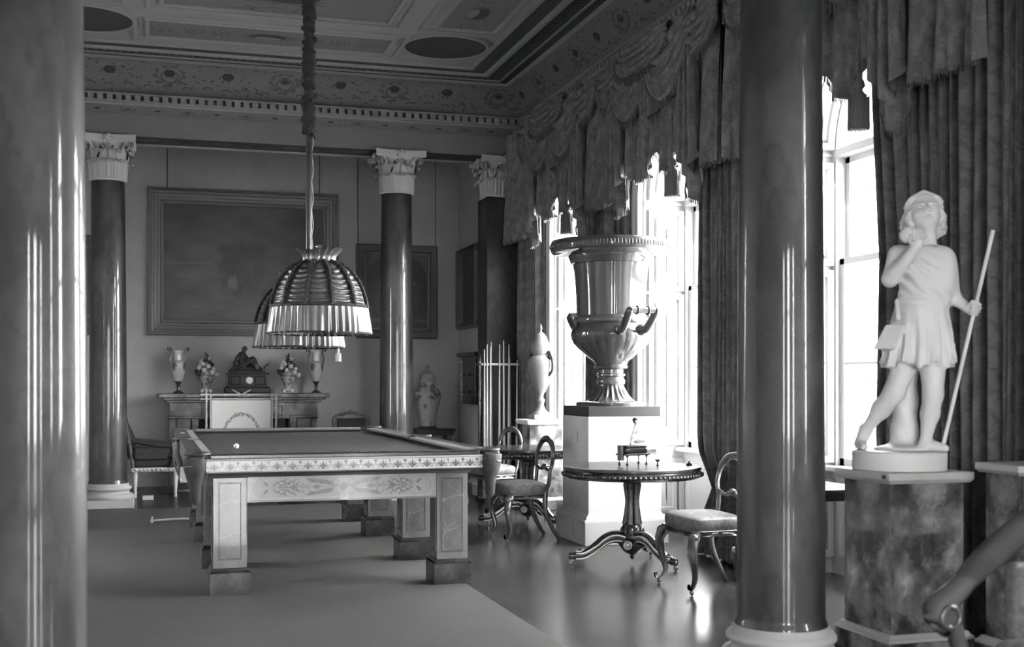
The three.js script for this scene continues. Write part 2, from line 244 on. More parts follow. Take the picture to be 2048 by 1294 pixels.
const tWreath = canvasTex(768, 768, (x, w, h) => {              // embroidered oval wreath on pale silk
  x.fillStyle = grey(214); x.fillRect(0, 0, w, h); seed = 8;
  for (let k = 0; k < 150; k++) { const a = k / 150 * TAU, px = 384 + Math.cos(a) * 235 + (rnd() - 0.5) * 30, py = 430 + Math.sin(a) * 275 + (rnd() - 0.5) * 30; for (let p = 0; p < 4; p++) leafy(x, px, py, 22, 8, rnd() * 6, grey(96 + rnd() * 70)); if (k % 6 === 0) { x.fillStyle = grey(150); x.beginPath(); x.arc(px, py, 13, 0, TAU); x.fill(); } }
  for (let k = 0; k < 60; k++) leafy(x, 384 + (rnd() - 0.5) * 190, 460 + (rnd() - 0.5) * 160, 30, 7, rnd() * 6, grey(160 + rnd() * 30));
  x.fillStyle = grey(150); x.fillRect(330, 350, 110, 5);
});
const tClock = canvasTex(256, 256, (x, w) => {
  x.fillStyle = grey(226); x.fillRect(0, 0, w, w); x.strokeStyle = grey(60); x.lineWidth = 3; x.beginPath(); x.arc(128, 128, 118, 0, TAU); x.stroke(); x.fillStyle = grey(50); x.font = 'bold 26px serif'; x.textAlign = 'center'; x.textBaseline = 'middle';
  ['XII', 'I', 'II', 'III', 'IIII', 'V', 'VI', 'VII', 'VIII', 'IX', 'X', 'XI'].forEach((s, i) => { x.save(); x.translate(128, 128); x.rotate(i * TAU / 12); x.translate(0, -94); x.fillText(s, 0, 0); x.restore(); });
  x.lineWidth = 7; x.beginPath(); x.moveTo(128, 128); x.lineTo(178, 176); x.moveTo(128, 128); x.lineTo(120, 62); x.stroke();
});
const tTag = canvasTex(128, 64, (x) => { x.fillStyle = grey(222); x.fillRect(0, 0, 128, 64); x.fillStyle = grey(70); x.font = 'bold 46px sans-serif'; x.textAlign = 'center'; x.textBaseline = 'middle'; x.fillText('277', 64, 34); });

// ---------------------------------------------------------------- materials (greys: the place is known in black and white)
const M = {
  wall: mat(0.66, 0.85, { map: rep(tPlaster, 0.5) }, 'box'),
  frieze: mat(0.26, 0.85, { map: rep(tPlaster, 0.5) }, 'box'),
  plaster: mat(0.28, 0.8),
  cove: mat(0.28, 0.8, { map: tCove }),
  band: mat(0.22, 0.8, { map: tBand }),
  panelOrn: mat(0.42, 0.8, { map: tPanelOrn }),
  roundel: mat(0.05, 0.8, { map: rep(tPlaster, 1.2) }, 'box'),
  floor: mat(0.13, 0.23, { map: rep(tFloor, 0.4), bumpMap: rep(tFloor, 0.4), bumpScale: 0.00025 }, 'box'),
  drugget: mat(0.1, 0.5, { map: rep(tPlaster, 0.7), bumpMap: rep(tCloth, 2), bumpScale: 0.0004 }, 'box'),
  white: mat(0.62, 0.4), whiteWall: mat(0.85, 0.6),
  column: mat(0.085, 0.5, { map: rep(tScagliola, 0.9, 0.55), clearcoat: 0.6, clearcoatRoughness: 0.05 }, 'cyl'),
  pilaster: mat(0.09, 0.4, { map: rep(tScagliola, 0.9, 0.55) }, 'box'),
  stone: mat(0.42, 0.6),
  capital: mat(0.55, 0.7),
  urnStone: mat(0.24, 0.35, { map: rep(tWhiteMarble, 2) }, 'box'),
  marble: mat(0.95, 0.35, { map: rep(tWhiteMarble, 0.8) }, 'box'),
  statue: mat(0.9, 0.5),
  verde: mat(1.3, 0.25, { map: rep(tVerde, 1.3) }, 'box'),
  urn: mat(0.08, 0.08, { clearcoat: 0.8, clearcoatRoughness: 0.04 }),
  urnBand: mat(0.07, 0.12, { clearcoat: 0.8, clearcoatRoughness: 0.05 }),
  black: mat(0.012, 0.5), blackMatt: mat(0.035, 0.6),
  curtain: mat(0.27, 0.9, { map: rep(tBrocade, 2.2) }),
  valance: mat(0.37, 0.95, { map: rep(tBrocade, 2.2) }),
  fringe: mat(0.13, 0.9),
  glass: mat(1, 0, { transmission: 1, thickness: 0, ior: 1.5 }),
  darkWood: mat(0.085, 0.25, { map: rep(tWood, 1.4), clearcoat: 0.5, clearcoatRoughness: 0.12 }, 'box'),
  woodMid: mat(0.26, 0.3, { map: rep(tWood, 1.4), clearcoat: 0.5, clearcoatRoughness: 0.15 }, 'box'),
  blackWood: mat(0.03, 0.3, { clearcoat: 0.5, clearcoatRoughness: 0.1 }),
  gilt: mat(0.75, 0.3, { metalness: 0.75 }), giltDull: mat(0.4, 0.5, { metalness: 0.4 }), brass: mat(0.25, 0.25, { metalness: 0.9 }),
  frameGilt: mat(0.22, 0.5, { metalness: 0.3 }), frameDark: mat(0.09, 0.5),
  baize: mat(0.085, 0.95, { map: rep(tCloth, 6), specularIntensity: 0.15, ior: 1.4 }, 'box'), cushion: mat(0.11, 0.9),
  tablePale: mat(0.2, 0.22, { map: rep(tWhiteMarble, 2), clearcoat: 0.6, clearcoatRoughness: 0.06 }, 'box'),
  tableVein: mat(0.24, 0.22, { map: rep(tVeined, 2.1), clearcoat: 0.6, clearcoatRoughness: 0.06 }, 'box'),
  inlay: mat(0.66, 0.22, { map: tInlay, clearcoat: 0.6, clearcoatRoughness: 0.06 }),
  rail: mat(0.66, 0.2, { map: tRail, clearcoat: 0.8, clearcoatRoughness: 0.05 }),
  shade: mat(0.18, 0.36, { metalness: 0.65 }), braid: mat(0.03, 0.9), rope: mat(0.03, 0.9), ropePale: mat(0.6, 0.8),
  leather: mat(0.06, 0.55, { map: rep(tLeather, 3) }, 'box'),
  seat: mat(0.34, 0.5, { map: rep(tLeather, 4) }, 'box'), seatDark: mat(0.05, 0.85, { map: rep(tCloth, 5) }, 'box'),
  chairWood: mat(0.08, 0.25, { clearcoat: 1, clearcoatRoughness: 0.12 }),
  porcelain: mat(0.8, 0.12, { clearcoat: 0.7, clearcoatRoughness: 0.05 }),
  porcFloral: mat(0.85, 0.12, { map: tFloral, clearcoat: 0.7 }), porcFig: mat(0.95, 0.12, { map: tFigVase, clearcoat: 0.7 }),
  porcDark: mat(0.06, 0.15, { clearcoat: 0.7 }), porcMid: mat(0.25, 0.2, { clearcoat: 0.7 }),
  bronze: mat(0.04, 0.35, { metalness: 0.4 }),
  mantel: mat(0.5, 0.3, { map: rep(tScagliola, 1.1) }, 'box'),
  silk: mat(1.0, 0.6, { map: tWreath }), bamboo: mat(0.5, 0.35),
  ivory: mat(0.6, 0.25), paper: mat(0.9, 0.8),
  cue: mat(0.4, 0.3),
  paintBig: mat(0.45, 0.35, { map: tPaintBig }), paintArch: mat(0.5, 0.35, { map: tPaintArch }), paintDark: mat(0.8, 0.4, { map: tPaintDark }),
  clockFace: mat(0.95, 0.3, { map: tClock }), tag: mat(0.95, 0.7, { map: tTag }),
  plinth: mat(0.12, 0.3, { map: rep(tScagliola, 1.5) }, 'box'),
  foliage: mat(0.05, 0.9), bark: mat(0.06, 0.9),
  gravel: mat(0.12, 0.95),
};
// ---------------------------------------------------------------- the room shell
const XL = -1.87, XR = 4.1, ZB = -15.84, ZE = 4.0, HC = 4.6, BZ0 = -13.2, BZ1 = -4.96;   // bay between the two column screens
struct(obj('floor', box(XR - XL + 1.2, 0.2, ZE - ZB + 0.8, (XR + XL) / 2, -0.1, (ZE + ZB) / 2), M.floor), 'dark polished wooden floor', 'floor');
struct(obj('ground', box(90, 0.2, 90, 0, -0.75, -5), M.gravel), 'pale terrace ground outside the windows', 'ground');
struct(obj('wall_back', box(XR - XL + 1, HC + 0.4, 0.3, (XR + XL) / 2, HC / 2 + 0.2, ZB - 0.15), M.wall), 'plain plastered end wall behind the chimneypiece', 'wall');

const arch = (z0, z1, spring, y0 = -0.3) => { const c = -(z0 + z1) / 2, r = (z1 - z0) / 2, p = [[c - r, y0], [c + r, y0], [c + r, spring]]; for (let k = 1; k < 24; k++) { const a = k / 24 * PI; p.push([c + r * Math.cos(a), spring + r * Math.sin(a)]); } p.push([c - r, spring]); return p; };
const toWall = (x0, flip = 1) => new THREE.Matrix4().makeBasis(V(0, 0, -1), V(0, 1, 0), V(1, 0, 0)).setPosition(x0, 0, 0);
const SPR = 2.85, WW = 1.6, WINS = [[-12.2, -10.6], [-9.78, -8.18], [-7.36, -5.76], [-2.95, -1.95], [-0.3, 0.7]];
{ // window wall
  const g = shapeGeo([[-ZE - 0.3, -0.3], [-ZB + 0.3, -0.3], [-ZB + 0.3, HC + 0.3], [-ZE - 0.3, HC + 0.3]], 0.52, 0, WINS.map(([a, b]) => arch(a, b, SPR, -0.29))).applyMatrix4(toWall(XR));
  struct(obj('wall_right', g, M.wall), 'window wall with tall arched openings', 'wall');
}
const LWIN = [[-10.3, -9.3]];
{ // left wall: the urn and the columns mirror windows here, with trees outside
  const g = shapeGeo([[-ZE - 0.3, -0.3], [-ZB + 0.3, -0.3], [-ZB + 0.3, HC + 0.3], [-ZE - 0.3, HC + 0.3]], 0.4, 0, LWIN.map(([a, b]) => arch(a, b, 2.45, 0.6))).applyMatrix4(toWall(XL - 0.4));
  struct(obj('wall_left', g, M.whiteWall), 'plain plastered side wall facing the windows', 'wall');
}
const ENDW = [[-1.2, -0.6], [0.7, 1.6], [2.85, 3.45]];
{ // wall behind the camera with three french windows
  const g = shapeGeo([[XL - 0.4, -0.3], [XR + 0.5, -0.3], [XR + 0.5, HC + 0.3], [XL - 0.4, HC + 0.3]], 0.4, 0, ENDW.map(([a, b]) => [[a, 0], [b, 0], [b, 3.0], [a, 3.0]])).translate(0, 0, ZE);
  struct(obj('wall_front', g, M.whiteWall), 'wall behind the viewer with french windows', 'wall');
}
const beamAt = (n, z0, z1) => {
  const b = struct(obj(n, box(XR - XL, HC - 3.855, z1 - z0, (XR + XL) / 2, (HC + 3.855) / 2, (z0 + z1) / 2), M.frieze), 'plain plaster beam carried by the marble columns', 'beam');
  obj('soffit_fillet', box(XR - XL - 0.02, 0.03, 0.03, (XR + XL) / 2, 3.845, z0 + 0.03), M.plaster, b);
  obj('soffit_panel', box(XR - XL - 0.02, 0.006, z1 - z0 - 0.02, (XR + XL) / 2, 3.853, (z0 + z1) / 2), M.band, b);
  return b;
};
beamAt('trim_1', -13.62, BZ0); beamAt('trim_2', BZ1, -4.54);

// ---------------------------------------------------------------- ceiling of the bay: cornice, painted cove, bands, panels and roundels
function bayRing(prof, rep = 1) {                              // prof: [inward offset, y]; mitred round the four sides of the bay
  const gs = [], c = [[XL, BZ0], [XR, BZ0], [XR, BZ1], [XL, BZ1]], s = [[1, 1], [-1, 1], [-1, -1], [1, -1]];
  const acc = [0]; for (let i = 1; i < prof.length; i++) acc.push(acc[i - 1] + Math.hypot(prof[i][0] - prof[i - 1][0], prof[i][1] - prof[i - 1][1]));
  for (let k = 0; k < 4; k++) { const l = (k + 1) % 4; gs.push(sheet((u, v) => {
    const i = Math.round(v * (prof.length - 1)), [o, y] = prof[i], x0 = c[k][0] + s[k][0] * o, z0 = c[k][1] + s[k][1] * o, x1 = c[l][0] + s[l][0] * o, z1 = c[l][1] + s[l][1] * o, x = lerp(x0, x1, u), z = lerp(z0, z1, u);
    return [x, y, z, (k % 2 ? z - BZ0 : x - XL) / rep * (k > 1 ? -1 : 1), acc[i] / acc[acc.length - 1]]; }, 1, prof.length - 1)); }
  return join(gs);
}
const hard = (p) => p.flatMap((q, i) => (i && i < p.length - 1 ? [q, q] : [q]));
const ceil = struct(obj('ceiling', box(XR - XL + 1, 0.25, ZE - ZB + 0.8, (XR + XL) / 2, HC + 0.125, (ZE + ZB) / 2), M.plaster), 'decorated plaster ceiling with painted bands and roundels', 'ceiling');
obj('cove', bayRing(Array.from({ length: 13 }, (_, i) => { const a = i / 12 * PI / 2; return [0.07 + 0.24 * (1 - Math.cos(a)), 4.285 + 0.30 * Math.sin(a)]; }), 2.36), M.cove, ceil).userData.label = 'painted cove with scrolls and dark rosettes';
obj('leaf_band', bayRing([[0.012, 4.07], [0.02, 4.13], [0.03, 4.165]], 1.2), M.cove, ceil);
obj('cornice_fillet', bayRing(hard([[0, 4.165], [0.045, 4.165], [0.05, 4.178], [0.105, 4.18], [0.105, 4.2], [0.01, 4.2]])), M.plaster, ceil);
obj('cornice_corona', bayRing(hard([[0.01, 4.256], [0.12, 4.258], [0.12, 4.272], [0.07, 4.287]])), M.plaster, ceil);
obj('cove_fillet', bayRing(hard([[0.29, 4.6], [0.29, 4.572], [0.33, 4.572], [0.33, 4.6]])), M.plaster, ceil);
obj('painted_band', bayRing([[0.33, 4.594], [0.62, 4.594]], 0.62), M.band, ceil);
obj('painted_band', bayRing([[0.69, 4.594], [0.86, 4.594]], 0.5), M.band, ceil);
obj('band_moulding', bayRing(hard([[0.85, 4.6], [0.85, 4.578], [0.875, 4.578], [0.885, 4.6]])), M.plaster, ceil);
obj('band_fillet', bayRing(hard([[0.43, 4.6], [0.43, 4.58], [0.45, 4.578], [0.45, 4.6]])), M.plaster, ceil);
obj('band_moulding', bayRing(hard([[0.62, 4.6], [0.62, 4.575], [0.655, 4.575], [0.665, 4.59], [0.67, 4.6]])), M.plaster, ceil);
{ const dg = box(0.058, 0.056, 0.09), dh = box(0.09, 0.056, 0.058), n1 = 64, n2 = 89;
  const cor = struct(new THREE.Group(), 'plaster dentil cornice under the painted cove', 'cornice'); cor.name = 'trim_3'; scene.add(cor);
  for (let i = 0; i < n1; i++) { const m = new THREE.Mesh(dg, M.plaster); m.name = 'dentil'; m.position.set(XL + 0.1 + i * (XR - XL - 0.2) / (n1 - 1), 4.228, BZ0 + 0.052); m.castShadow = m.receiveShadow = true; cor.add(m); }
  for (let i = 0; i < n2; i++) { const m = new THREE.Mesh(dh, M.plaster); m.name = 'dentil'; m.position.set(XR - 0.052, 4.228, BZ0 + 0.11 + i * 0.0925); m.castShadow = m.receiveShadow = true; cor.add(m); } }
{ const prof = [[-0.02, 0], [-0.015, 0.016], [0.015, 0.022], [0.03, 0.012], [0.035, 0]];
  const panel = (x0, x1, z0, z1) => { const w = x1 - x0, d = z1 - z0, long = w > d; let g = new THREE.PlaneGeometry(Math.max(w, d), Math.min(w, d)); const u = g.attributes.uv; for (let i = 0; i < u.count; i++) u.setX(i, u.getX(i) * Math.max(w, d) / 2.2); g.rotateX(PI / 2); if (!long) g.rotateY(PI / 2); obj('ornament_panel', g.translate((x0 + x1) / 2, HC - 0.006, (z0 + z1) / 2), M.panelOrn, ceil);
    obj('panel_moulding', frame(w, d, prof).rotateX(PI / 2).translate((x0 + x1) / 2, HC, (z0 + z1) / 2), M.plaster, ceil); obj('panel_moulding', frame(w + 0.22, d + 0.22, prof).rotateX(PI / 2).translate((x0 + x1) / 2, HC, (z0 + z1) / 2), M.plaster, ceil); };
  panel(-0.02, 2.25, -12.05, -11.5); panel(-0.02, 2.25, -6.65, -6.1);
  panel(2.55, 3.1, -11.0, -7.2); panel(-0.87, -0.32, -11.0, -7.2); panel(0.1, 2.1, -11.0, -7.2);
  for (const [x, z] of [[2.78, -11.62], [-0.55, -11.62], [2.78, -6.5], [-0.55, -6.5]]) {
    obj('roundel', mv(new THREE.CylinderGeometry(0.4, 0.4, 0.012, 40), x, HC - 0.008, z), M.roundel, ceil); obj('roundel_ring', torus(0.415, 0.022, x, HC - 0.004, z, 48, 6), M.plaster, ceil);
    obj('roundel_border', torus(0.47, 0.012, x, HC - 0.002, z, 48, 6), M.plaster, ceil); } }
// plain cornice line and skirting in the recess behind the far columns
struct(obj('baseboard_back', box(XR - XL, 0.16, 0.02, (XR + XL) / 2, 0.08, ZB + 0.012), M.white), 'painted skirting of the end wall', 'baseboard');

// ---------------------------------------------------------------- arched windows in the right wall
const jambProf = [[0.03, 0], [0.022, 0.014], [0.008, 0.016], [-0.004, 0.006], [-0.016, 0.004], [-0.03, -0.012]];
const slotRing = [[0.05, 0], [0.044, 0.045], [0.006, 0.045], [0, 0.038], [0, 0]];           // raised border with a deep quirk inside it
function bentPanel(w, len, ang0, zc, spring, r, x) {            // panel moulding bent round the arch soffit
  const g = join([frame(len, w, slotRing, 10), frame(len - 0.05, w - 0.05, [[0, 0], [0, 0.045], [-0.03, 0.045], [-0.04, 0.035], [-0.09, 0.035]], 10)]);
  const p = g.attributes.position; for (let i = 0; i < p.count; i++) { const s = p.getX(i) + len / 2, a = PI - (ang0 + s / r), rr = r - 0.003 - p.getZ(i); p.setXYZ(i, x + p.getY(i), spring + rr * Math.sin(a), zc + rr * Math.cos(a) * 1); }
  g.computeVertexNormals(); return g;
}
function makeWindow(n, z0, z1, label) {
  const w = new THREE.Group(); w.name = 'window_' + n; scene.add(w); struct(w, label, 'window');
  const zc = (z0 + z1) / 2, r = (z1 - z0) / 2, XG = XR + 0.42, off = (pts, d) => pts;
  // casing round the opening on the room side
  const ring = (ri, ro, y0, dep, x) => { const o = arch(zc - ro, zc + ro, SPR, y0), i = arch(zc - ri, zc + ri, SPR, y0).reverse(); return shapeGeo([...o.slice(1), o[0], i[i.length - 1], ...i.slice(0, -1)].filter((q, k, a) => k === 0 || q !== a[k - 1]), dep).applyMatrix4(toWall(x)); };
  const archRing = (ri, ro, y0, dep, x) => { // outer path then inner path reversed, open at the foot
    const O = [[-zc - ro, y0]], Ii = [[-zc - ri, y0]]; for (let k = 24; k >= 0; k--) { const a = k / 24 * PI; O.push([-zc + ro * Math.cos(a), SPR + ro * Math.sin(a)]); Ii.push([-zc + ri * Math.cos(a), SPR + ri * Math.sin(a)]); } O.push([-zc + ro, y0]); Ii.push([-zc + ri, y0]);
    return shapeGeo([...O, ...Ii.reverse()], dep).applyMatrix4(toWall(x)); };
  obj('casing', [archRing(r, r + 0.13, 0, 0.035, XR - 0.035), archRing(r + 0.09, r + 0.13, 0, 0.02, XR - 0.055), archRing(r, r + 0.025, 0, 0.015, XR - 0.05)], M.white, w);
  obj('lining', archRing(r - 0.012, r + 0.004, 0, 0.46, XR), M.white, w);
  // panelled jambs (far one faces the viewer)
  for (const [zj, s] of [[z0 + 0.012, 1], [z1 - 0.012, -1]]) for (const [a, b] of [[0.16, 0.6], [0.8, 2.02], [2.14, 2.75]]) {
    const g = join([frame(0.24, b - a, slotRing), frame(0.19, b - a - 0.05, [[0, 0], [0, 0.045], [-0.03, 0.045], [-0.042, 0.034], [-0.09, 0.034]])]); if (s < 0) g.rotateY(PI); obj('jamb_panel', g.translate(XR + 0.2, (a + b) / 2, zj), M.white, w); }
  obj('impost', [box(0.42, 0.018, 0.016, XR + 0.21, SPR, z0 + 0.016), box(0.42, 0.018, 0.016, XR + 0.21, SPR, z1 - 0.016)], M.white, w);
  for (const a0 of [0.1, PI - 0.1 - 0.62 / r]) obj('soffit_panel', bentPanel(0.24, 0.62, a0, zc, SPR, r - 0.012, XR + 0.2), M.white, w);
  // apron, sill, frame, sashes
  const wi = z1 - z0 - 0.03;
  const ap = obj('apron', box(0.1, 0.7, wi, XG, 0.35, zc), M.white, w); obj('apron_panel', frame(wi - 0.26, 0.42, jambProf).rotateY(-PI / 2).translate(XG - 0.052, 0.36, zc), M.white, ap);
  obj('sill', rbox(0.2, 0.035, wi, XG - 0.03, 0.718, zc, 0.01), M.white, w);
  obj('outer_frame', archRing(r - 0.07, r - 0.013, 0.72, 0.1, XG - 0.05), M.white, w);
  obj('transom', rbox(0.1, 0.06, wi - 0.1, XG - 0.01, SPR + 0.01, zc, 0.015), M.white, w);
  const st = 0.05, hw = r - 0.07;
  const sash = (y0, y1, x, nm, bars) => { const s = obj(nm, [box(0.04, st, 2 * hw, x, y0 + st / 2, zc), box(0.04, st * 0.8, 2 * hw, x, y1 - st * 0.4, zc), box(0.04, y1 - y0, st, x, (y0 + y1) / 2, zc - hw + st / 2), box(0.04, y1 - y0, st, x, (y0 + y1) / 2, zc + hw - st / 2)], M.white, w);
    for (const b of bars) obj('glazing_bar', b, M.white, s); obj('pane', box(0.004, y1 - y0 - st, 2 * hw - st, x, (y0 + y1) / 2, zc), M.glass, s); };
  sash(0.735, 2.14, XG - 0.0, 'lower_sash', [box(0.024, 0.018, 2 * hw, XG, 1.43, zc)]);
  sash(2.1, SPR - 0.02, XG + 0.045, 'upper_sash', []);
  const fan = arch(zc - hw, zc + hw, SPR + 0.04, SPR + 0.035); obj('fanlight', shapeGeo(fan, 0.004).applyMatrix4(toWall(XG + 0.02)), M.glass, w);
  for (const a of [PI / 3, PI / 2, 2 * PI / 3]) { const g = box(0.024, hw, 0.022, 0, hw / 2, 0).rotateX(PI / 2 - a); obj('fan_bar', g.translate(XG + 0.02, SPR + 0.03, zc), M.white, w); }
}
WINS.forEach(([a, b], i) => makeWindow(i + 1, a, b, ['arched sash window beside the small covered urn', 'arched sash window behind the large black urn', 'arched sash window beside the marble statue', 'arched sash window in the near bay', 'arched sash window nearest the terrace end'][i]));
ENDW.forEach(([a, b], i) => { const w = new THREE.Group(); w.name = 'window_' + (6 + i); scene.add(w); struct(w, ['french window behind the viewer by the side wall', 'central french window behind the viewer', 'french window behind the viewer by the window wall'][i], 'window'); const c = (a + b) / 2, W = b - a, zz = ZE + 0.2;
  obj('frame', [box(0.06, 3, 0.08, a + 0.03, 1.5, zz), box(0.06, 3, 0.08, b - 0.03, 1.5, zz), box(W, 0.06, 0.08, c, 2.97, zz), box(W, 0.1, 0.08, c, 0.05, zz), box(0.07, 3, 0.06, c, 1.5, zz), box(W, 0.04, 0.05, c, 2.2, zz)], M.white, w); obj('pane', box(W - 0.1, 2.9, 0.004, c, 1.5, zz), M.glass, w); });

LWIN.forEach(([a, b], i) => { const w = new THREE.Group(); w.name = 'window_' + (9 + i); scene.add(w); struct(w, 'arched side window facing the large urn', 'window'); const c = (a + b) / 2, W = b - a, x = XL - 0.2;
  obj('frame', [box(0.08, 0.08, W, x, 0.64, c), box(0.08, 0.05, W, x, 2.45, c), box(0.08, 2.0, 0.05, x, 1.55, a + 0.025), box(0.08, 2.0, 0.05, x, 1.55, b - 0.025), box(0.05, 2.3, 0.04, x, 1.75, c), box(0.05, 0.03, W, x, 1.55, c)], M.white, w); obj('pane', shapeGeo(arch(a, b, 2.45, 0.6), 0.004).applyMatrix4(toWall(x)), M.glass, w); });
// conifers outside the side windows (their outline shows in the polish of the large urn)
[[-6.5, -13.6, 7], [-6.0, -9.4, 7.5], [-5.6, -5.6, 6.5]].forEach(([x, z, h], i) => { const t = thing('conifer', ['mid-sized dark conifer outside the side window', 'tallest dark conifer standing straight outside the side window', 'smallest dark conifer outside the side window'][i], 'tree', [x, -0.65, z], i * 1.3, 'conifers outside the side windows'); seed = 60 + i;
  obj('trunk', cyl(0.06, 0.22, h * 0.9, 0, h * 0.45, 0, 8), M.bark, t);
  obj('foliage', Array.from({ length: 150 }, (_, k) => { const f = k / 150, y = h * (0.08 + 0.9 * f), r = (1 - f) * h * 0.17 + 0.1, a = k * 2.4 + rnd(), g = new THREE.ConeGeometry(0.3 * (1.15 - f), r, 5); g.rotateZ(PI / 2 + 0.25).translate(r * 0.5, 0, 0).rotateY(a).translate(0, y, 0); return g; }), M.foliage, t); });

// ---------------------------------------------------------------- columns
function leafGeo(r0, h, ang, curl) {                            // one acanthus leaf hugging the bell, tip rolled outward
  return sheet((u, v, off) => {
    const wv = (0.85 + 0.25 * Math.sin(v * PI * 0.8)) * (v > 0.8 ? 1 - (v - 0.8) * 2.4 : 1) * (1 + 0.05 * Math.sin(v * 40)), a = (u - 0.5) * ang * wv, rib = 0.010 * Math.exp(-Math.pow((u - 0.5) * 9, 2)) + 0.006 * Math.cos((u - 0.5) * 22);
    const t = clamp((v - 0.7) / 0.3), y = v < 0.7 ? v / 0.7 * h : h + Math.sin(t * PI * 0.95) * curl * 0.5 - t * t * curl * 0.45, r = r0 + 0.012 + v * 0.02 + (v >= 0.7 ? (1 - Math.cos(t * PI)) * 0.5 * curl : 0) + rib - off;
    return [r * Math.sin(a), y, r * Math.cos(a)]; }, 10, 16, 0.012);
}
const capLeafA = leafGeo(0.165, 0.17, 0.74, 0.05), capLeafB = leafGeo(0.17, 0.27, 0.62, 0.06);
const volute = (() => { const p = []; for (let k = 0; k <= 30; k++) { const t = k / 30; if (t < 0.35) { const q = t / 0.35; p.push([0.17 + q * q * 0.09, 0.2 + q * 0.15, 0]); } else { const q = (t - 0.35) / 0.65, a = PI * 0.75 - q * TAU * 1.35, R = 0.05 * (1 - q * 0.8); p.push([0.295 + Math.cos(a) * R, 0.32 + Math.sin(a) * R, 0]); } } return sweep(p, [0.012, 0.016, 0.017, 0.015, 0.012, 0.009], 44, 6, 1.6); })();
const helix = (() => { const p = []; for (let k = 0; k <= 24; k++) { const t = k / 24; if (t < 0.4) p.push([0.1 - t * 0.1, 0.2 + t * 0.3, 0.19 + t * 0.06]); else { const q = (t - 0.4) / 0.6, a = -q * TAU * 1.2 + 0.3, R = 0.03 * (1 - q * 0.75); p.push([0.03 + Math.cos(a) * R, 0.33 + Math.sin(a) * R, 0.22]); } } return sweep(p, [0.008, 0.011, 0.011, 0.008, 0.006], 32, 5); })();
const abacus = (() => { const pts = []; for (let s = 0; s < 4; s++) for (let k = 0; k <= 8; k++) { const t = k / 8 - 0.5, x = t * 0.56, z = 0.28 - 0.05 * (1 - Math.pow(t * 2, 2)), a = s * PI / 2; pts.push([x * Math.cos(a) + z * Math.sin(a), -x * Math.sin(a) + z * Math.cos(a)]); } return shapeGeo(pts, 0.062, 0.008).rotateX(-PI / 2); })();
function capital(parent, y, square) {
  const morph = (g, amt = 1) => { g = norm(g.clone()); if (!square) return g; const p = g.attributes.position; for (let i = 0; i < p.count; i++) { const x = p.getX(i), z = p.getZ(i), a = Math.atan2(z, x), k = lerp(1, Math.min(1.32, 1 / Math.max(Math.abs(Math.cos(a)), Math.abs(Math.sin(a)))), 0.9 * amt); p.setX(i, x * k); p.setZ(i, z * k); } g.computeVertexNormals(); return g; };
  const bell = obj('capital', morph(lathef([[0.165, 0], [0.168, 0.12], [0.178, 0.25], [0.2, 0.33], [0.235, 0.37], [0.235, 0.38], [0, 0.38]], 48)), M.capital, parent, [0, y, 0]);
  obj('necking', morph(square ? lathef([[0.19, -0.03], [0.205, -0.022], [0.205, 0], [0.165, 0.004]], 48) : lathef([[0.17, -0.025], [0.19, -0.02], [0.196, -0.01], [0.19, 0], [0.165, 0.004]], 48)), M.capital, bell);
  for (let k = 0; k < 8; k++) obj('leaf', morph(capLeafB.clone().rotateY((k + 0.5) * PI / 4)), M.capital, bell);
  for (let k = 0; k < 8; k++) obj('leaf', morph(capLeafA.clone().rotateY(k * PI / 4)), M.capital, bell);
  for (let k = 0; k < 4; k++) { obj('volute', [volute.clone().rotateY(-PI / 4 + k * PI / 2 + 0.06), volute.clone().rotateY(-PI / 4 + k * PI / 2 - 0.06)], M.capital, bell); obj('helix', [helix.clone().rotateY(k * PI / 2), helix.clone().scale(-1, 1, 1).rotateY(k * PI / 2)], M.capital, bell); obj('fleuron', [ball(0.035, 0, 0.395, 0.245, 8), ...[0, 1, 2, 3, 4].map((q) => ball(0.02, Math.cos(q * 1.257) * 0.034, 0.395 + Math.sin(q * 1.257) * 0.034, 0.25, 6))].map((g) => g.rotateY(k * PI / 2)), M.capital, bell); }
  obj('abacus', abacus.clone().translate(0, 0.372, 0), M.capital, bell);
}
function column(x, z, m, label) {
  const c = thing('marble_column', label, 'column', [x, 0, z]);
  obj('plinth', rbox(0.52, 0.085, 0.52, 0, 0.0425, 0, 0.006), M.stone, c);
  obj('base_moulding', lathe([[0.25, 0.085], [0.262, 0.1], [0.262, 0.122], [0.25, 0.138], [0.225, 0.142], [0.212, 0.155], [0.214, 0.172], [0.226, 0.178], [0.238, 0.19], [0.238, 0.205], [0.226, 0.218], [0.21, 0.222], [0.21, 0.24], [0.198, 0.25]], 56), M.stone, c);
  obj('shaft', lathe([[0.2, 0.24], [0.2, 0.256], [0.191, 0.275], ...Array.from({ length: 12 }, (_, k) => { const t = k / 11; return [0.190 - 0.022 * t * t - 0.002 * t, 0.29 + t * 3.12]; }), [0.172, 3.415]], 64), m, c);
  capital(c, 3.42, false);
}
column(2.64, -4.75, M.column, 'polished marble column shaft standing beside the statue pedestal');
column(-0.41, -4.75, M.column, 'polished marble column shaft left of the billiard table, away from the statue');
column(2.645, -13.4, M.column, 'dark marble column with leafy capital standing in front of the arched painting');
column(-0.42, -13.4, M.column, 'dark marble column with leafy capital beside the dark upholstered armchair');
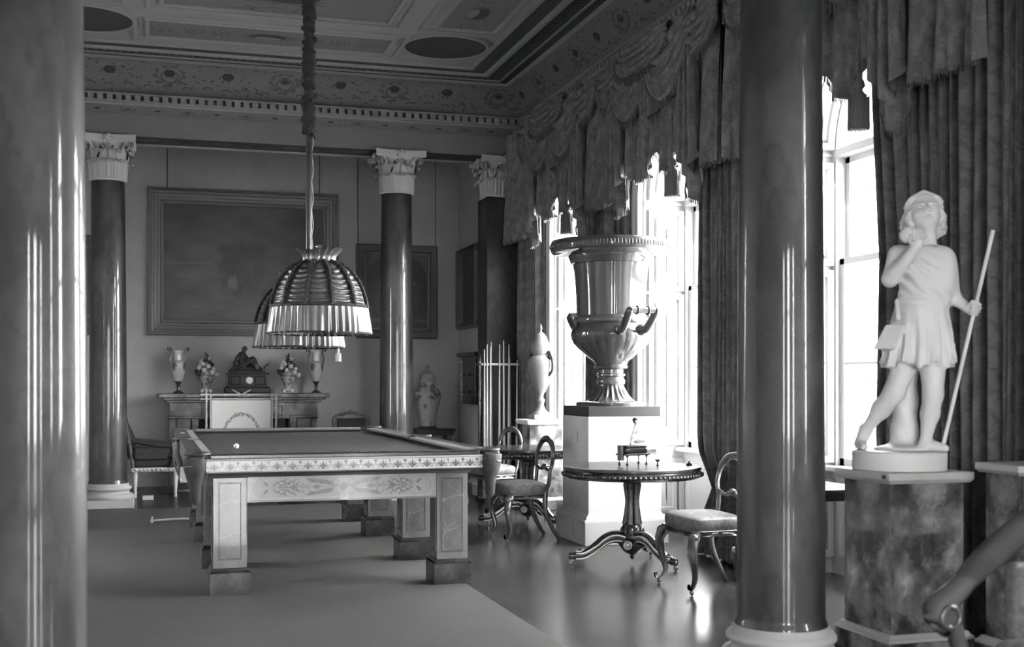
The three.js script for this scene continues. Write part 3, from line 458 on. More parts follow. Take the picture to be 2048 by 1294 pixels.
{ const c = new THREE.Group(); c.name = 'trim_4'; c.position.set(3.835, 0, -13.405); scene.add(c); struct(c, 'square dark pilaster with leafy capital behind the cue stand', 'pilaster');
  obj('plinth', rbox(0.5, 0.09, 0.5, 0, 0.045, 0, 0.006), M.stone, c); obj('base_moulding', frame(0.4, 0.4, [[0.05, 0], [0.055, 0.03], [0.03, 0.07], [0.03, 0.1], [0.02, 0.13], [0, 0.16]]).rotateX(-PI / 2).translate(0, 0.09, 0), M.stone, c);
  obj('shaft', rbox(0.39, 3.32, 0.4, 0, 1.74, 0, 0.006), M.pilaster, c); capital(c, 3.42, true); }
// ---------------------------------------------------------------- curtains and valances
function fringeGeo(pts, len, step = 0.016, w = 0.008) {         // hanging strands along a polyline
  const gs = []; let d = 0;
  for (let i = 1; i < pts.length; i++) { const a = V(...pts[i - 1]), b = V(...pts[i]), L = a.distanceTo(b); for (; d < L; d += step) { const p = a.clone().lerp(b, d / L), l = len * (0.8 + 0.4 * rnd()); const g = new THREE.CylinderGeometry(w * 0.35, w * 0.55, l, 4, 1, true); gs.push(g.translate(p.x + (rnd() - 0.5) * 0.008, p.y - l / 2, p.z)); } d -= L; }
  return join(gs);
}
function tasselGeo(x, y, z, L = 0.26, r = 0.045) { const gs = [lathe([[0.002, 0], [0.012, -0.01], [0.012, -L * 0.12], [r * 0.5, -L * 0.16], [r * 0.62, -L * 0.26], [r * 0.35, -L * 0.32], [r * 0.7, -L * 0.42], [r, -L * 0.7], [r * 1.05, -L], [0, -L]], 14)]; for (let k = 0; k < 14; k++) { const a = k / 14 * TAU; gs.push(cyl(0.004, 0.005, L * 0.6, Math.cos(a) * r * 0.95, -L * 0.72, Math.sin(a) * r * 0.95, 4)); } return join(gs).translate(x, y, z); }
function curtain(label, edgeL, edgeR, top, folds, x0 = 3.99, amp = 0.04) {
  const c = thing('window_curtain', label, 'curtain', [x0, 0, edgeR(1.5)]); const zO = edgeR(1.5);
  obj('drape', sheet((u, v, off) => { const y = lerp(top, 0.015, v), z = lerp(edgeL(y), edgeR(y), u), wd = Math.abs(edgeR(y) - edgeL(y)); const ph = u * folds * TAU + 0.5 * Math.sin(v * 3 + u * 9); return [-amp * (0.8 + 0.5 * Math.sin(u * 7 + 1)) * Math.sin(ph) - 0.012 * Math.sin(ph * 2.3 + v * 5) + off, y, z - zO, u * wd * 1.7, y]; }, folds * 12, 60, 0.012), M.curtain, c);
  return c;
}
const nearEdge = (e) => (y) => e + table([[0, -0.2], [0.12, -0.14], [0.3, 0.08], [0.53, 0.27], [0.66, 0.16], [0.78, 0.04], [0.9, 0.005], [3.6, 0]], y);
const nearRight = (r) => (y) => r - table([[0, 0], [0.53, 0.1], [0.9, 0.02], [3.6, 0]], y);
curtain('dark brocade curtain hanging behind the large black urn', nearEdge(-10.8), nearRight(-10.2), 3.9, 6);
curtain('dark brocade curtain tied back behind the right-hand balloon-back chair', nearEdge(-8.36), nearRight(-7.72), 3.9, 7);
curtain('broad dark brocade curtain behind the marble statue', (y) => -6.03 + table([[0, 0.1], [1, 0.0], [2, 0.02], [2.8, -0.06], [3.6, -0.1]], y), () => -5.2, 4.0, 9, 4.0, 0.04);
curtain('dark curtain hanging in folds beyond the statue pedestal', () => -5.22, () => -4.75, 4.0, 5, 4.02, 0.035);
curtain('dark curtain edge with fringe right of the pier behind the urn', () => -10.18, (y) => -9.9 + 0.015 * Math.sin(y * 6), 3.9, 3, 4.03, 0.022);
curtain('dark curtain hanging beside the small covered urn', () => -13.1, () => -12.3, 3.9, 6, 4.0, 0.035);
curtain('dark curtain hidden largely by the near marble column', () => -7.68, () => -7.3, 3.9, 4, 4.0, 0.03);
function valance(zc, label, w0 = -1.19, w1 = 1.19) {
  const X = 3.85, v = thing('window_valance', label, 'valance', [X, 0, zc], 0, 'dark swagged valances over the windows');
  const low = (d) => d < -0.86 || d > 0.9 ? 2.86 : d < -0.56 ? 2.86 - 0.15 * Math.sin((d + 0.86) / 0.3 * PI) : d < 0.05 ? 3.16 - 0.22 * Math.pow(Math.sin((d + 0.56) / 0.61 * PI), 0.55) : d < 0.52 ? 3.16 - 0.22 * Math.pow(Math.sin((d - 0.05) / 0.47 * PI), 0.55) : 3.1 - 0.47 * Math.pow(Math.sin(Math.min(1, (d - 0.52) / 0.3) * PI / 2), 0.8) + (d > 0.82 ? (d - 0.82) * 2 : 0);
  obj('lambrequin', sheet((s, t, off) => { const d = lerp(w0, w1, s), y = lerp(4.06, low(d) + 0.006 * Math.sin(d * 60), t); return [-0.03 * Math.sin(d * 26 + t * 2) - 0.02 * Math.sin(d * 61) * t + off, y, d, d * 1.3, y]; }, 220, 14, 0.012), M.valance, v);
  const edge = []; for (let k = 0; k <= 110; k++) { const d = lerp(w0 + 0.02, w1 - 0.02, k / 110); edge.push([-0.03 * Math.sin(d * 26 + 2) - 0.01, low(d) + 0.025, d]); }
  const fr = obj('fringe', fringeGeo(edge, 0.045), M.fringe, v); fr.userData.kind = 'stuff';
  const swag = (a, b, y0, sag, ox, row) => { const f = (s, t, off = 0) => { const k = 4 * s * (1 - s), y = y0 - t * 0.2 - sag * t * k - 0.015 * Math.sin(t * 30), z = lerp(a, b, s) ; return [ox - 0.07 * Math.sin(t * 2.6) * (0.3 + 0.7 * k) - 0.022 * Math.sin(t * 26 - k * 4) * (0.4 + 0.6 * k) + off, y, z, z * 1.3, t]; };
    const sw = obj('swag', sheet(f, 26, 36, 0.012), M.valance, v); const ln = []; for (let k = 0; k <= 40; k++) { const q = f(k / 40, 1); ln.push([q[0] - 0.008, q[1] + 0.01, q[2]]); } obj('fringe', fringeGeo(ln, 0.07, 0.018), M.fringe, sw).userData.kind = 'stuff'; };
  swag(-0.85, 0.06, 4.06, 0.42, -0.03); swag(-0.06, 0.85, 4.06, 0.42, -0.05); swag(-1.2, -0.6, 4.06, 0.2, -0.02); swag(0.6, 1.2, 4.06, 0.2, -0.02); swag(-0.5, 0.5, 4.06, 0.12, -0.1);
  const jabot = (d, len, wd) => { const j = obj('jabot', sheet((s, t, off) => [-0.05 - 0.035 * Math.sin(s * TAU * 3) + off, 4.06 - t * (len - 0.35 * Math.abs(s - 0.5)), d + (s - 0.5) * wd * (0.7 + 0.5 * t), s, t], 36, 12, 0.012), M.valance, v); return j; };
  jabot(-0.72, 1.2, 0.26); jabot(0.76, 1.25, 0.26); jabot(0.02, 0.75, 0.2);
  for (const [d, y, L] of [[0.53, 3.03, 0.32]]) obj('tassel', [tasselGeo(-0.07, y, d, L, 0.06), sweep([[-0.07, y + 0.3, d], [-0.075, y + 0.15, d + 0.01], [-0.07, y - 0.01, d]], 0.006, 8, 5)], M.fringe, v);
}
valance(-11.4, 'dark fringed valance over the window beside the small covered urn', -1.78);
valance(-8.98, 'dark fringed valance with tassel over the window behind the black urn');
valance(-6.46, 'dark fringed valance over the window beside the statue', -1.29, 1.5);

// ---------------------------------------------------------------- floor covering and billiard table
tag(obj('floor_covering', rbox(3.7, 0.003, 7.75, 0, 0.0015, 0, 0.001), M.drugget, scene, [0.105, 0, -9.175]), 'matt grey floor covering spread under the billiard table', 'floor covering');
{
  const t = thing('billiard_table', 'large billiard table with pale painted legs and inlaid apron', 'billiard table', [1.17, 0, -9.56]);
  const hw = 0.965, hl = 2.14, lx = 0.7, LZ = [1.83, 0.72, -0.75, -1.84];
  // top: bed, cushions, wooden rails
  obj('bed', box(1.72, 0.05, 4.08, 0, 0.805, 0), M.baize, t);
  const seg = (L) => shapeGeo([[0, 0], [0.055, 0.022], [0.055, 0.036], [0, 0.044]], L).translate(0, 0.828, -L / 2);     // cushion nose along z
  for (const s of [-1, 1]) { for (const c of [1, -1]) obj('cushion', seg(1.82).translate(0, 0, c * 1.0).applyMatrix4(new THREE.Matrix4().makeTranslation(-0.86, 0, 0)).rotateY(s > 0 ? PI : 0), M.cushion, t); obj('cushion', seg(1.52).rotateY(s > 0 ? PI / 2 : -PI / 2).translate(0, 0, s * 2.035), M.cushion, t); }
  for (const s of [-1, 1]) for (const c of [-1, 1]) obj('side_rail', [rbox(0.1, 0.045, 1.84, s * 0.905, 0.8495, c * 1.0, 0.008), rbox(0.03, 0.07, 1.84, s * 0.94, 0.795, c * 1.0, 0.006)], M.woodMid, t);
  for (const s of [-1, 1]) obj('end_rail', rbox(1.66, 0.03, 0.1, 0, 0.855, s * 2.085, 0.008), M.darkWood, t);
  // painted front rails
  for (const s of [-1, 1]) { const L = 1.7, g = new THREE.BoxGeometry(L, 0.07, 0.03).translate(0, 0.8, s * 2.115); const u = g.attributes.uv; for (let i = 0; i < u.count; i++) u.setX(i, u.getX(i) * 4.6); obj('painted_rail', g, M.rail, t).userData.label = 'pale rail painted with a dark repeating border'; obj('rail_bead', [rbox(L, 0.012, 0.036, 0, 0.838, s * 2.116, 0.004), rbox(L, 0.01, 0.036, 0, 0.766, s * 2.116, 0.004)], M.giltDull, t); }
  for (const s of [-1, 1]) { const L = 3.9; obj('side_board', box(0.03, 0.075, L, s * 0.93, 0.8, 0), M.darkWood, t); }
  // under-moulding and apron
  const mprof = [[0, 0], [0.012, 0], [0.02, 0.014], [0.034, 0.026], [0.036, 0.042], [0, 0.046]];
  obj('moulding', [frame(1.60, 3.86, mprof).rotateX(-PI / 2).translate(0, 0.718, 0)], M.woodMid, t);
  obj('frame_box', box(1.60, 0.05, 3.86, 0, 0.745, 0), M.darkWood, t);
  for (const s of [-1, 1]) { const a = obj('apron', box(1.2, 0.172, 0.03, 0, 0.648, s * 1.905), M.tablePale, t); const g = new THREE.PlaneGeometry(1.19, 0.168).translate(0, 0.648, 1.921); if (s < 0) g.rotateY(PI); obj('inlay_panel', g, M.inlay, a).userData.label = 'pale panel inlaid with dark foliage round a rosette'; obj('apron_bead', box(1.2, 0.012, 0.04, 0, 0.566, s * 1.905), M.tablePale, a); obj('side_apron', box(0.03, 0.172, 3.6, s * 0.78, 0.648, 0), M.darkWood, t); }
  obj('number_tag', [mv(new THREE.PlaneGeometry(0.048, 0.03), 0.0, 0.582, 1.928)], M.tag, t).userData.label = 'small white paper number tag';
  for (const z of LZ) for (const s of [-1, 1]) {                 // eight square legs
    const l = obj('leg', rbox(0.205, 0.58, 0.205, s * lx, 0.445, z, 0.004), M.tablePale, t);
    obj('plinth', rbox(0.25, 0.135, 0.25, s * lx, 0.0675, z, 0.004), M.plinth, l);
    obj('ankle_moulding', frame(0.205, 0.205, [[0.0, 0.03], [0.008, 0.026], [0.012, 0.014], [0.022, 0.004], [0.024, 0]]).rotateX(-PI / 2).translate(s * lx, 0.134, z), M.darkWood, l);
    for (const [ry, nm] of [[0, 'f'], [PI, 'b'], [PI / 2, 's'], [-PI / 2, 't']]) { const pg = join([box(0.125, 0.46, 0.004, 0, 0, 0.104), frame(0.125, 0.46, [[0, 0.104], [0.003, 0.107], [0.008, 0.107], [0.01, 0.1]])]).rotateY(ry).translate(s * lx, 0.45, z); obj('veined_panel', pg, M.tableVein, l); }
    for (const ry of [0, PI, PI / 2, -PI / 2]) obj('medallion', mv(new THREE.CylinderGeometry(0.045, 0.045, 0.005, 24).rotateX(PI / 2), 0, 0, 0.107).rotateY(ry).translate(s * lx, 0.45, z), M.tableVein, l);
    obj('leg_cap', rbox(0.225, 0.02, 0.225, s * lx, 0.725, z, 0.005), M.woodMid, l);
  }
  // pockets: leather-bound plate, tapering bag
  const bag = lathe([[0.012, -0.27], [0.03, -0.25], [0.036, -0.16], [0.052, -0.12], [0.07, -0.06], [0.075, 0.0], [0.07, 0.006]], 18);
  for (const [x, z, big] of [[-1, 1, 1], [1, 1, 1], [-1, -1, 1], [1, -1, 1], [-1, 0, 0], [1, 0, 0]]) {
    const px = x * (big ? 0.9 : 0.925), pz = z * 2.07, p = obj('pocket', bag.clone().translate(px + x * 0.01, 0.84, pz + z * 0.02), M.leather, t); p.userData.label = 'leather ball pocket';
    obj('pocket_plate', [rbox(0.11, 0.05, 0.11, px + x * 0.01, 0.847, pz + z * 0.012, 0.02), torus(0.066, 0.012, px, 0.872, pz, 24, 6)], M.leather, p);
    obj('pocket_bracket', sweep([[px - x * 0.04, 0.82, pz + z * 0.07], [px + x * 0.06, 0.8, pz + z * 0.075], [px + x * 0.07, 0.81, pz - (z || 1) * 0.05]], 0.007, 12, 5), M.brass, p);
  }
  obj('rest_rod', [sweep([[-0.975, 0.7, -1.3], [-0.985, 0.66, 0], [-0.975, 0.66, 1.6]], 0.008, 10, 6)], M.woodMid, t).userData.label = 'rest rod hung along the side';
  for (const z of [-1.2, 1.5]) obj('rest_hook', box(0.06, 0.1, 0.02, -0.955, 0.71, z), M.brass, t);
  obj('rail_plate', box(0.04, 0.003, 0.1, -0.905, 0.8735, -1.1), M.brass, t);
}
tag(obj('billiard_ball', ball(0.019, 0, 0, 0, 20), M.ivory, scene, [0.585, 0.85, -8.78]), 'small white billiard ball resting on the baize', 'ball');

// ---------------------------------------------------------------- hanging billiard lamp with two fabric shades
{
  const L = thing('billiard_lamp', 'hanging billiard lamp with two ruched fabric shades on a wrapped pole', 'lamp', [1.18, 2.3, -9.47]);
  const pole = obj('pole', cyl(0.022, 0.026, 2.3, 0, 1.15, 0, 14), M.blackWood, L);
  obj('ceiling_rose', lathe([[0.03, 2.2], [0.09, 2.24], [0.12, 2.295], [0, 2.295]], 24), M.blackWood, L);
  { const pr = []; for (let k = 0; k <= 90; k++) { const y = 0.92 + k / 90 * 1.3; pr.push([0.036 + 0.012 * Math.abs(Math.sin(k * 0.55)) + 0.008 * Math.sin(k * 0.21), y]); } obj('ruched_sleeve', lathe(pr, 20), M.rope, pole); seed = 5; const gs = []; for (let k = 0; k < 60; k++) { const a = k * 2.4, y = 0.95 + k / 60 * 1.25; gs.push(ball(0.016 + rnd() * 0.012, Math.cos(a) * 0.04, y, Math.sin(a) * 0.04, 6)); } for (let k = 0; k < 9; k++) gs.push(ball(0.02, 0.038 * Math.cos(k), 0.9 + k * 0.012, 0.038 * Math.sin(k), 6)); obj('ruffle_knots', gs, M.rope, pole); }
  obj('pale_cord', sweep(Array.from({ length: 14 }, (_, k) => [0.026 + 0.007 * Math.sin(k * 2.1), 0.92 - k / 13 * 0.93, 0.012 + 0.006 * Math.cos(k * 1.7)]), 0.004, 40, 5), M.ropePale, pole);
  const bar = obj('cross_bar', [cyl(0.018, 0.018, 1.36, 0, 0, 0, 12).rotateX(PI / 2).translate(0, -0.02, -0.02), ball(0.04, 0, -0.02, 0, 12)], M.blackWood, L);
  const prof = [[2.153, 0.115], [2.135, 0.165], [2.105, 0.21], [2.065, 0.25], [2.015, 0.285], [1.96, 0.311], [1.9, 0.331], [1.83, 0.347]].map(([y, r]) => [y - 2.3, r]).reverse();
  const R = (y) => table(prof, y), y0 = -0.147, y1 = -0.47, NP = 12;
  function shade(z, a0, nm, dy) {
    const s = obj('shade_flounce', sheet((u, v, off) => { const a = u * TAU, k = Math.sin(u * TAU * 44) * (0.007 + 0.004 * Math.sin(u * 31)), r = 0.35 + 0.02 * v + k * (0.5 + v) - off, y = y1 - v * (0.195 + 0.006 * Math.sin(u * TAU * 12)); return [r * Math.sin(a), y, r * Math.cos(a), u * 3, v]; }, 352, 5, 0.006), M.shade, L, [0, dy, z]); s.userData.label = nm;
    const pg = sheet((u, v) => { const y = lerp(y0, y1, v), a = (u - 0.5) * TAU / NP, sagv = v - 0.055 * 4 * u * (1 - u) + 0.006 * Math.sin(v * 9), puff = 0.018 * Math.pow(Math.abs(Math.sin(sagv * 27)), 1.3) * (0.3 + 2.8 * u * (1 - u)), r = R(y) + puff - 0.012; return [r * Math.sin(a), y, r * Math.cos(a), u, v]; }, 10, 60);
    const rg = (() => { const p = [], gs = []; for (let k = 0; k <= 24; k++) { const y = lerp(y0 + 0.005, y1, k / 24); p.push([0, y, R(y) + 0.008]); gs.push(ball(0.01, 0.011 * (k % 2 ? 1 : -1), y, R(y) + 0.012, 5)); } return join([sweep(p, 0.015, 24, 6), ...gs]); })();
    for (let k = 0; k < NP; k++) { const a = a0 + (k + 0.5) * TAU / NP; obj('ruched_panel', pg.clone().rotateY(a), M.shade, s); obj('braid_rib', rg.clone().rotateY(a0 + k * TAU / NP), M.braid, s); }
    obj('rim_braid', [torus(0.352, 0.012, 0, y1, 0, 64, 6), torus(0.372, 0.008, 0, y1 - 0.194, 0, 64, 6)], M.braid, s);
    obj('top_ruffle', sheet((u, v) => { const a = u * TAU, k = Math.sin(u * TAU * 18), r = 0.12 - 0.035 * Math.sin(v * PI * 0.8) + v * 0.06 + k * 0.012 * v, y = y0 - 0.01 + v * 0.1 + 0.012 * v * Math.sin(u * TAU * 18 + 1); return [r * Math.sin(a), y, r * Math.cos(a), u, v]; }, 180, 10), M.shade, s);
    obj('lamp_holder', [cyl(0.03, 0.03, 0.14, 0, -0.1, 0, 12), lathe([[0.0, -0.3], [0.035, -0.28], [0.045, -0.22], [0.03, -0.17], [0.025, -0.16]], 14)], M.brass, s);
    return s;
  }
  shade(0.6, 0.13, 'fabric shade lit on the window side', 0.02); const far = shade(-0.68, 0.0, 'second fabric shade, farther along the bar', -0.045);
  obj('pull_tassel', [tasselGeo(0.3, y1 - 0.2, 0.18, 0.11, 0.022), cyl(0.004, 0.004, 0.1, 0.3, y1 - 0.16, 0.18, 5)], M.ropePale, far);
}
// ---------------------------------------------------------------- smooth solids from distance fields (surface nets)
const len3 = Math.hypot;
function cap(p, a, b, ra, rb) { const bx = b[0] - a[0], by = b[1] - a[1], bz = b[2] - a[2], px = p[0] - a[0], py = p[1] - a[1], pz = p[2] - a[2]; const t = clamp((px * bx + py * by + pz * bz) / (bx * bx + by * by + bz * bz)); return len3(px - bx * t, py - by * t, pz - bz * t) - lerp(ra, rb, t); }
function ell(p, c, r) { const x = (p[0] - c[0]) / r[0], y = (p[1] - c[1]) / r[1], z = (p[2] - c[2]) / r[2], k0 = len3(x, y, z), k1 = len3(x / r[0], y / r[1], z / r[2]); return k1 < 1e-9 ? -Math.min(...r) : k0 * (k0 - 1) / k1; }
const smin = (a, b, k) => { const h = Math.max(k - Math.abs(a - b), 0) / k; return Math.min(a, b) - h * h * k * 0.25; };
const smax = (a, b, k) => -smin(-a, -b, k);
function netMesh(f, lo, hi, cell) {
  const n = [0, 1, 2].map((i) => Math.ceil((hi[i] - lo[i]) / cell) + 1), [nx, ny, nz] = n, F = new Float32Array(nx * ny * nz), id = (i, j, k) => i + nx * (j + ny * k), p = [0, 0, 0];
  for (let k = 0; k < nz; k++) for (let j = 0; j < ny; j++) for (let i = 0; i < nx; i++) { p[0] = lo[0] + i * cell; p[1] = lo[1] + j * cell; p[2] = lo[2] + k * cell; F[id(i, j, k)] = f(p); }
  const vid = new Int32Array(nx * ny * nz).fill(-1), P = [], I = [];
  for (let k = 0; k < nz - 1; k++) for (let j = 0; j < ny - 1; j++) for (let i = 0; i < nx - 1; i++) {
    let c = 0, sx = 0, sy = 0, sz = 0; const g = (a, b, d) => F[id(i + a, j + b, k + d)];
    const e = (a, b) => { const u = g(...a), v = g(...b); if (u < 0 !== v < 0) { const t = u / (u - v); sx += lerp(a[0], b[0], t); sy += lerp(a[1], b[1], t); sz += lerp(a[2], b[2], t); c++; } };
    const s0 = g(0, 0, 0) < 0; if (s0 === g(1, 0, 0) < 0 && s0 === g(0, 1, 0) < 0 && s0 === g(1, 1, 0) < 0 && s0 === g(0, 0, 1) < 0 && s0 === g(1, 0, 1) < 0 && s0 === g(0, 1, 1) < 0 && s0 === g(1, 1, 1) < 0) continue;
    e([0, 0, 0], [1, 0, 0]); e([0, 1, 0], [1, 1, 0]); e([0, 0, 1], [1, 0, 1]); e([0, 1, 1], [1, 1, 1]); e([0, 0, 0], [0, 1, 0]); e([1, 0, 0], [1, 1, 0]); e([0, 0, 1], [0, 1, 1]); e([1, 0, 1], [1, 1, 1]); e([0, 0, 0], [0, 0, 1]); e([1, 0, 0], [1, 0, 1]); e([0, 1, 0], [0, 1, 1]); e([1, 1, 0], [1, 1, 1]);
    vid[id(i, j, k)] = P.length / 3; P.push(lo[0] + (i + sx / c) * cell, lo[1] + (j + sy / c) * cell, lo[2] + (k + sz / c) * cell);
  }
  const q = (a, b, c, d, fl) => { if (a < 0 || b < 0 || c < 0 || d < 0) return; fl ? I.push(a, b, c, a, c, d) : I.push(a, c, b, a, d, c); };
  for (let k = 1; k < nz - 1; k++) for (let j = 1; j < ny - 1; j++) for (let i = 1; i < nx - 1; i++) { const s = F[id(i, j, k)] < 0;
    if (s !== F[id(i + 1, j, k)] < 0) q(vid[id(i, j - 1, k - 1)], vid[id(i, j, k - 1)], vid[id(i, j, k)], vid[id(i, j - 1, k)], s);
    if (s !== F[id(i, j + 1, k)] < 0) q(vid[id(i - 1, j, k - 1)], vid[id(i - 1, j, k)], vid[id(i, j, k)], vid[id(i, j, k - 1)], s);
    if (s !== F[id(i, j, k + 1)] < 0) q(vid[id(i - 1, j - 1, k)], vid[id(i, j - 1, k)], vid[id(i, j, k)], vid[id(i - 1, j, k)], s); }
  const G = new THREE.BufferGeometry(); G.setAttribute('position', new THREE.Float32BufferAttribute(P, 3)); G.setIndex(I); G.computeVertexNormals(); return G;
}

// ---------------------------------------------------------------- statue on its pedestal
function pedestal(label, x, z, w, h, slabT, plain, group) {
  const p = thing('marble_pedestal', label, 'pedestal', [x, 0, z]);
  obj('plinth', rbox(w, 0.095, w, 0, 0.0475, 0, 0.004), M.verde, p); obj('base_moulding', [frame(w - 0.06, w - 0.06, [[0.03, 0], [0.03, 0.012], [0.018, 0.02], [0.01, 0.034], [0, 0.036]]).rotateX(-PI / 2).translate(0, 0.095, 0), box(w - 0.06, 0.035, w - 0.06, 0, 0.112, 0)], M.marble, p);
  obj('dado', rbox(w - 0.07, h - slabT - 0.128, w - 0.07, 0, (h - slabT + 0.128) / 2, 0, 0.003), M.verde, p);
  obj('top_slab', [rbox(w, slabT * 0.72, w, 0, h - slabT * 0.36, 0, 0.006), frame(w - 0.05, w - 0.05, [[0, 0], [0.01, 0], [0.022, slabT * 0.28], [0, slabT * 0.28]]).rotateX(-PI / 2).translate(0, h - slabT, 0), box(w - 0.05, slabT * 0.28, w - 0.05, 0, h - slabT * 0.86, 0)], M.marble, p);
  return p;
}
const statPed = pedestal('dark veined marble pedestal with white slab carrying the statue', 3.4875, -5.092, 0.465, 0.88, 0.05);
obj('number_label', box(0.03, 0.018, 0.004, 0.195, 0.862, 0.2335).rotateY(-PI / 2), M.black, statPed).userData.label = 'small dark square label on the slab';
pedestal('dark veined marble pedestal with white slab carrying the small covered urn', 3.87, -11.95, 0.42, 0.92, 0.05);
pedestal('dark pedestal with white slab by the far edge of the statue curtain', 3.83, -4.66, 0.3, 0.93, 0.045);
{
  const S = thing('boy_statue', 'white marble statue of a shepherd boy in a short tunic holding a staff', 'statue', [3.53, 0.9735, -5.055], -0.6); S.scale.setScalar(0.93);
  const body = (p) => {
    const [x, y, z] = p, ft = [x, y, z * 1.28];
    let d = cap(ft, [0.035, 0.66, 0], [0.042, 0.92, 0], 0.118, 0.122);
    d = smin(d, cap(p, [-0.07, 1.005, -0.01], [0.13, 1.0, -0.01], 0.055, 0.055), 0.06);
    d = smin(d, cap(p, [0.043, 1.0, -0.01], [0.048, 1.14, 0.0], 0.052, 0.046), 0.04);
    // folds of the draped tunic across the chest
    if (y > 0.74 && y < 1.02) { const s = (x - 0.03) * 0.75 + (y - 0.86) * 0.9; d += 0.0075 * Math.sin(s * 105 + Math.sin(x * 30)) * smooth(0.74, 0.8, y) * (1 - smooth(0.95, 1.03, y)) * smooth(-0.05, 0.06, z); }
    d = smin(d, cap(p, [-0.075, 0.95, 0.085], [0.13, 0.80, 0.075], 0.016, 0.02), 0.02); d = smin(d, cap(p, [0.03, 1.03, 0.05], [0.15, 0.78, 0.06], 0.014, 0.022), 0.02);
    d = smin(d, ell(p, [0.145, 0.9, 0.005], [0.062, 0.135, 0.075]), 0.03);                       // drape over the shoulder
    // arms
    d = smin(d, cap(p, [-0.085, 1.01, -0.005], [-0.122, 0.885, 0.06], 0.05, 0.041), 0.03); d = smin(d, cap(p, [-0.122, 0.885, 0.06], [-0.002, 1.03, 0.125], 0.041, 0.027), 0.015);
    d = smin(d, cap(p, [0.15, 0.98, -0.01], [0.19, 0.79, -0.03], 0.046, 0.038), 0.03); d = smin(d, cap(p, [0.19, 0.785, -0.03], [0.262, 0.725, 0.025], 0.036, 0.024), 0.015);
    // belt and skirt
    const ang = Math.atan2(z * 1.3, x - 0.02), t = clamp((0.77 - y) / 0.33), a = lerp(0.128, 0.182, t), b = lerp(0.1, 0.135, t), cx = lerp(0.035, 0.012, t);
    let sk = (Math.hypot((x - cx) / a, z / b) - 1) * b - 0.011 * t * Math.sin(ang * 13 + 1.5 * Math.sin(y * 14)) - 0.005 * t * Math.sin(ang * 29); sk = smax(sk * 0.8, 0.438 + 0.012 * Math.sin(ang * 7) + 0.006 * Math.sin(ang * 19) - y, 0.008); sk = smax(sk, y - 0.79, 0.02); d = smin(d, sk, 0.018);
    d = smin(d, Math.max(Math.abs(y - 0.758 + 0.1 * (x - 0.03)) - 0.012, (Math.hypot((x - 0.035) / 0.136, z / 0.108) - 1) * 0.1), 0.008);
    // pouch and knife at the belt
    const q = [x + 0.125 - (y - 0.58) * 0.5, y - 0.585, z - 0.085 - (x + 0.12) * 0.3]; d = smin(d, Math.max(Math.abs(q[0]) - 0.034, Math.abs(q[1]) - 0.044, Math.abs(q[2]) - 0.01) - 0.018, 0.022); d = smin(d, cap(p, [-0.09, 0.77, 0.08], [-0.082, 0.68, 0.1], 0.012, 0.014), 0.01);
    // horn or flask held under the chin
    d = smin(d, ell(p, [-0.042, 1.1, 0.14], [0.036, 0.042, 0.036]), 0.008); d = smin(d, cap(p, [-0.02, 1.095, 0.14], [0.05, 1.1, 0.12], 0.02, 0.012), 0.01);
    // legs
    d = smin(d, cap(p, [-0.02, 0.52, 0.0], [-0.1, 0.305, 0.045], 0.076, 0.05), 0.03); d = smin(d, cap(p, [-0.1, 0.305, 0.045], [-0.165, 0.215, 0.0], 0.05, 0.047), 0.03); d = smin(d, cap(p, [-0.165, 0.215, 0.0], [-0.242, 0.105, -0.035], 0.046, 0.027), 0.03);
    d = smin(d, cap(p, [-0.246, 0.1, -0.045], [-0.272, 0.03, -0.02], 0.036, 0.03), 0.02); d = smin(d, cap(p, [-0.272, 0.028, -0.015], [-0.25, 0.018, 0.06], 0.029, 0.02), 0.015);
    d = smin(d, cap(p, [0.085, 0.5, 0.02], [0.088, 0.29, 0.06], 0.074, 0.05), 0.02); d = smin(d, cap(p, [0.088, 0.29, 0.06], [0.074, 0.19, 0.035], 0.049, 0.047), 0.02); d = smin(d, cap(p, [0.074, 0.19, 0.035], [0.056, 0.07, 0.03], 0.046, 0.03), 0.02);
    d = smin(d, cap(p, [0.05, 0.036, 0.02], [0.145, 0.016, 0.085], 0.034, 0.021), 0.02);
    d = smin(d, cap(p, [-0.055, 0.0, -0.07], [-0.035, 0.46, -0.07], 0.075, 0.05) + 0.004 * Math.sin(y * 40 + x * 50), 0.012); d = smin(d, ell(p, [-0.06, 0, -0.03], [0.15, 0.03, 0.13]), 0.03);   // tree stump
    return Math.max(d, -y - 0.002);
  };
  const head = (p) => {
    const [x, y, z] = p, ax = Math.abs(x), m = [ax, y, z];
    let d = ell(p, [0, 0.02, -0.008], [0.08, 0.09, 0.09]); d = smin(d, ell(p, [0, -0.03, 0.022], [0.066, 0.082, 0.066]), 0.03); d = smin(d, ell(p, [0, -0.094, 0.05], [0.026, 0.02, 0.022]), 0.025); d = smin(d, ell(m, [0.036, -0.04, 0.055], [0.026, 0.026, 0.024]), 0.02);
    d = smax(d, -ell(m, [0.03, 0.0, 0.094], [0.02, 0.012, 0.017]), 0.012); d = smin(d, ell(m, [0.03, -0.001, 0.073], [0.014, 0.0085, 0.013]), 0.004); d = smin(d, cap(m, [0.014, 0.016, 0.086], [0.044, 0.014, 0.073], 0.006, 0.005), 0.01);
    d = smin(d, cap(p, [0, 0.008, 0.083], [0, -0.03, 0.1], 0.008, 0.0125), 0.01); d = smin(d, ell(m, [0.01, -0.033, 0.091], [0.009, 0.007, 0.009]), 0.006);
    d = smin(d, cap(m, [0, -0.058, 0.0885], [0.018, -0.059, 0.081], 0.006, 0.004), 0.006); d = smin(d, cap(m, [0, -0.068, 0.0875], [0.014, -0.067, 0.082], 0.0065, 0.004), 0.006);
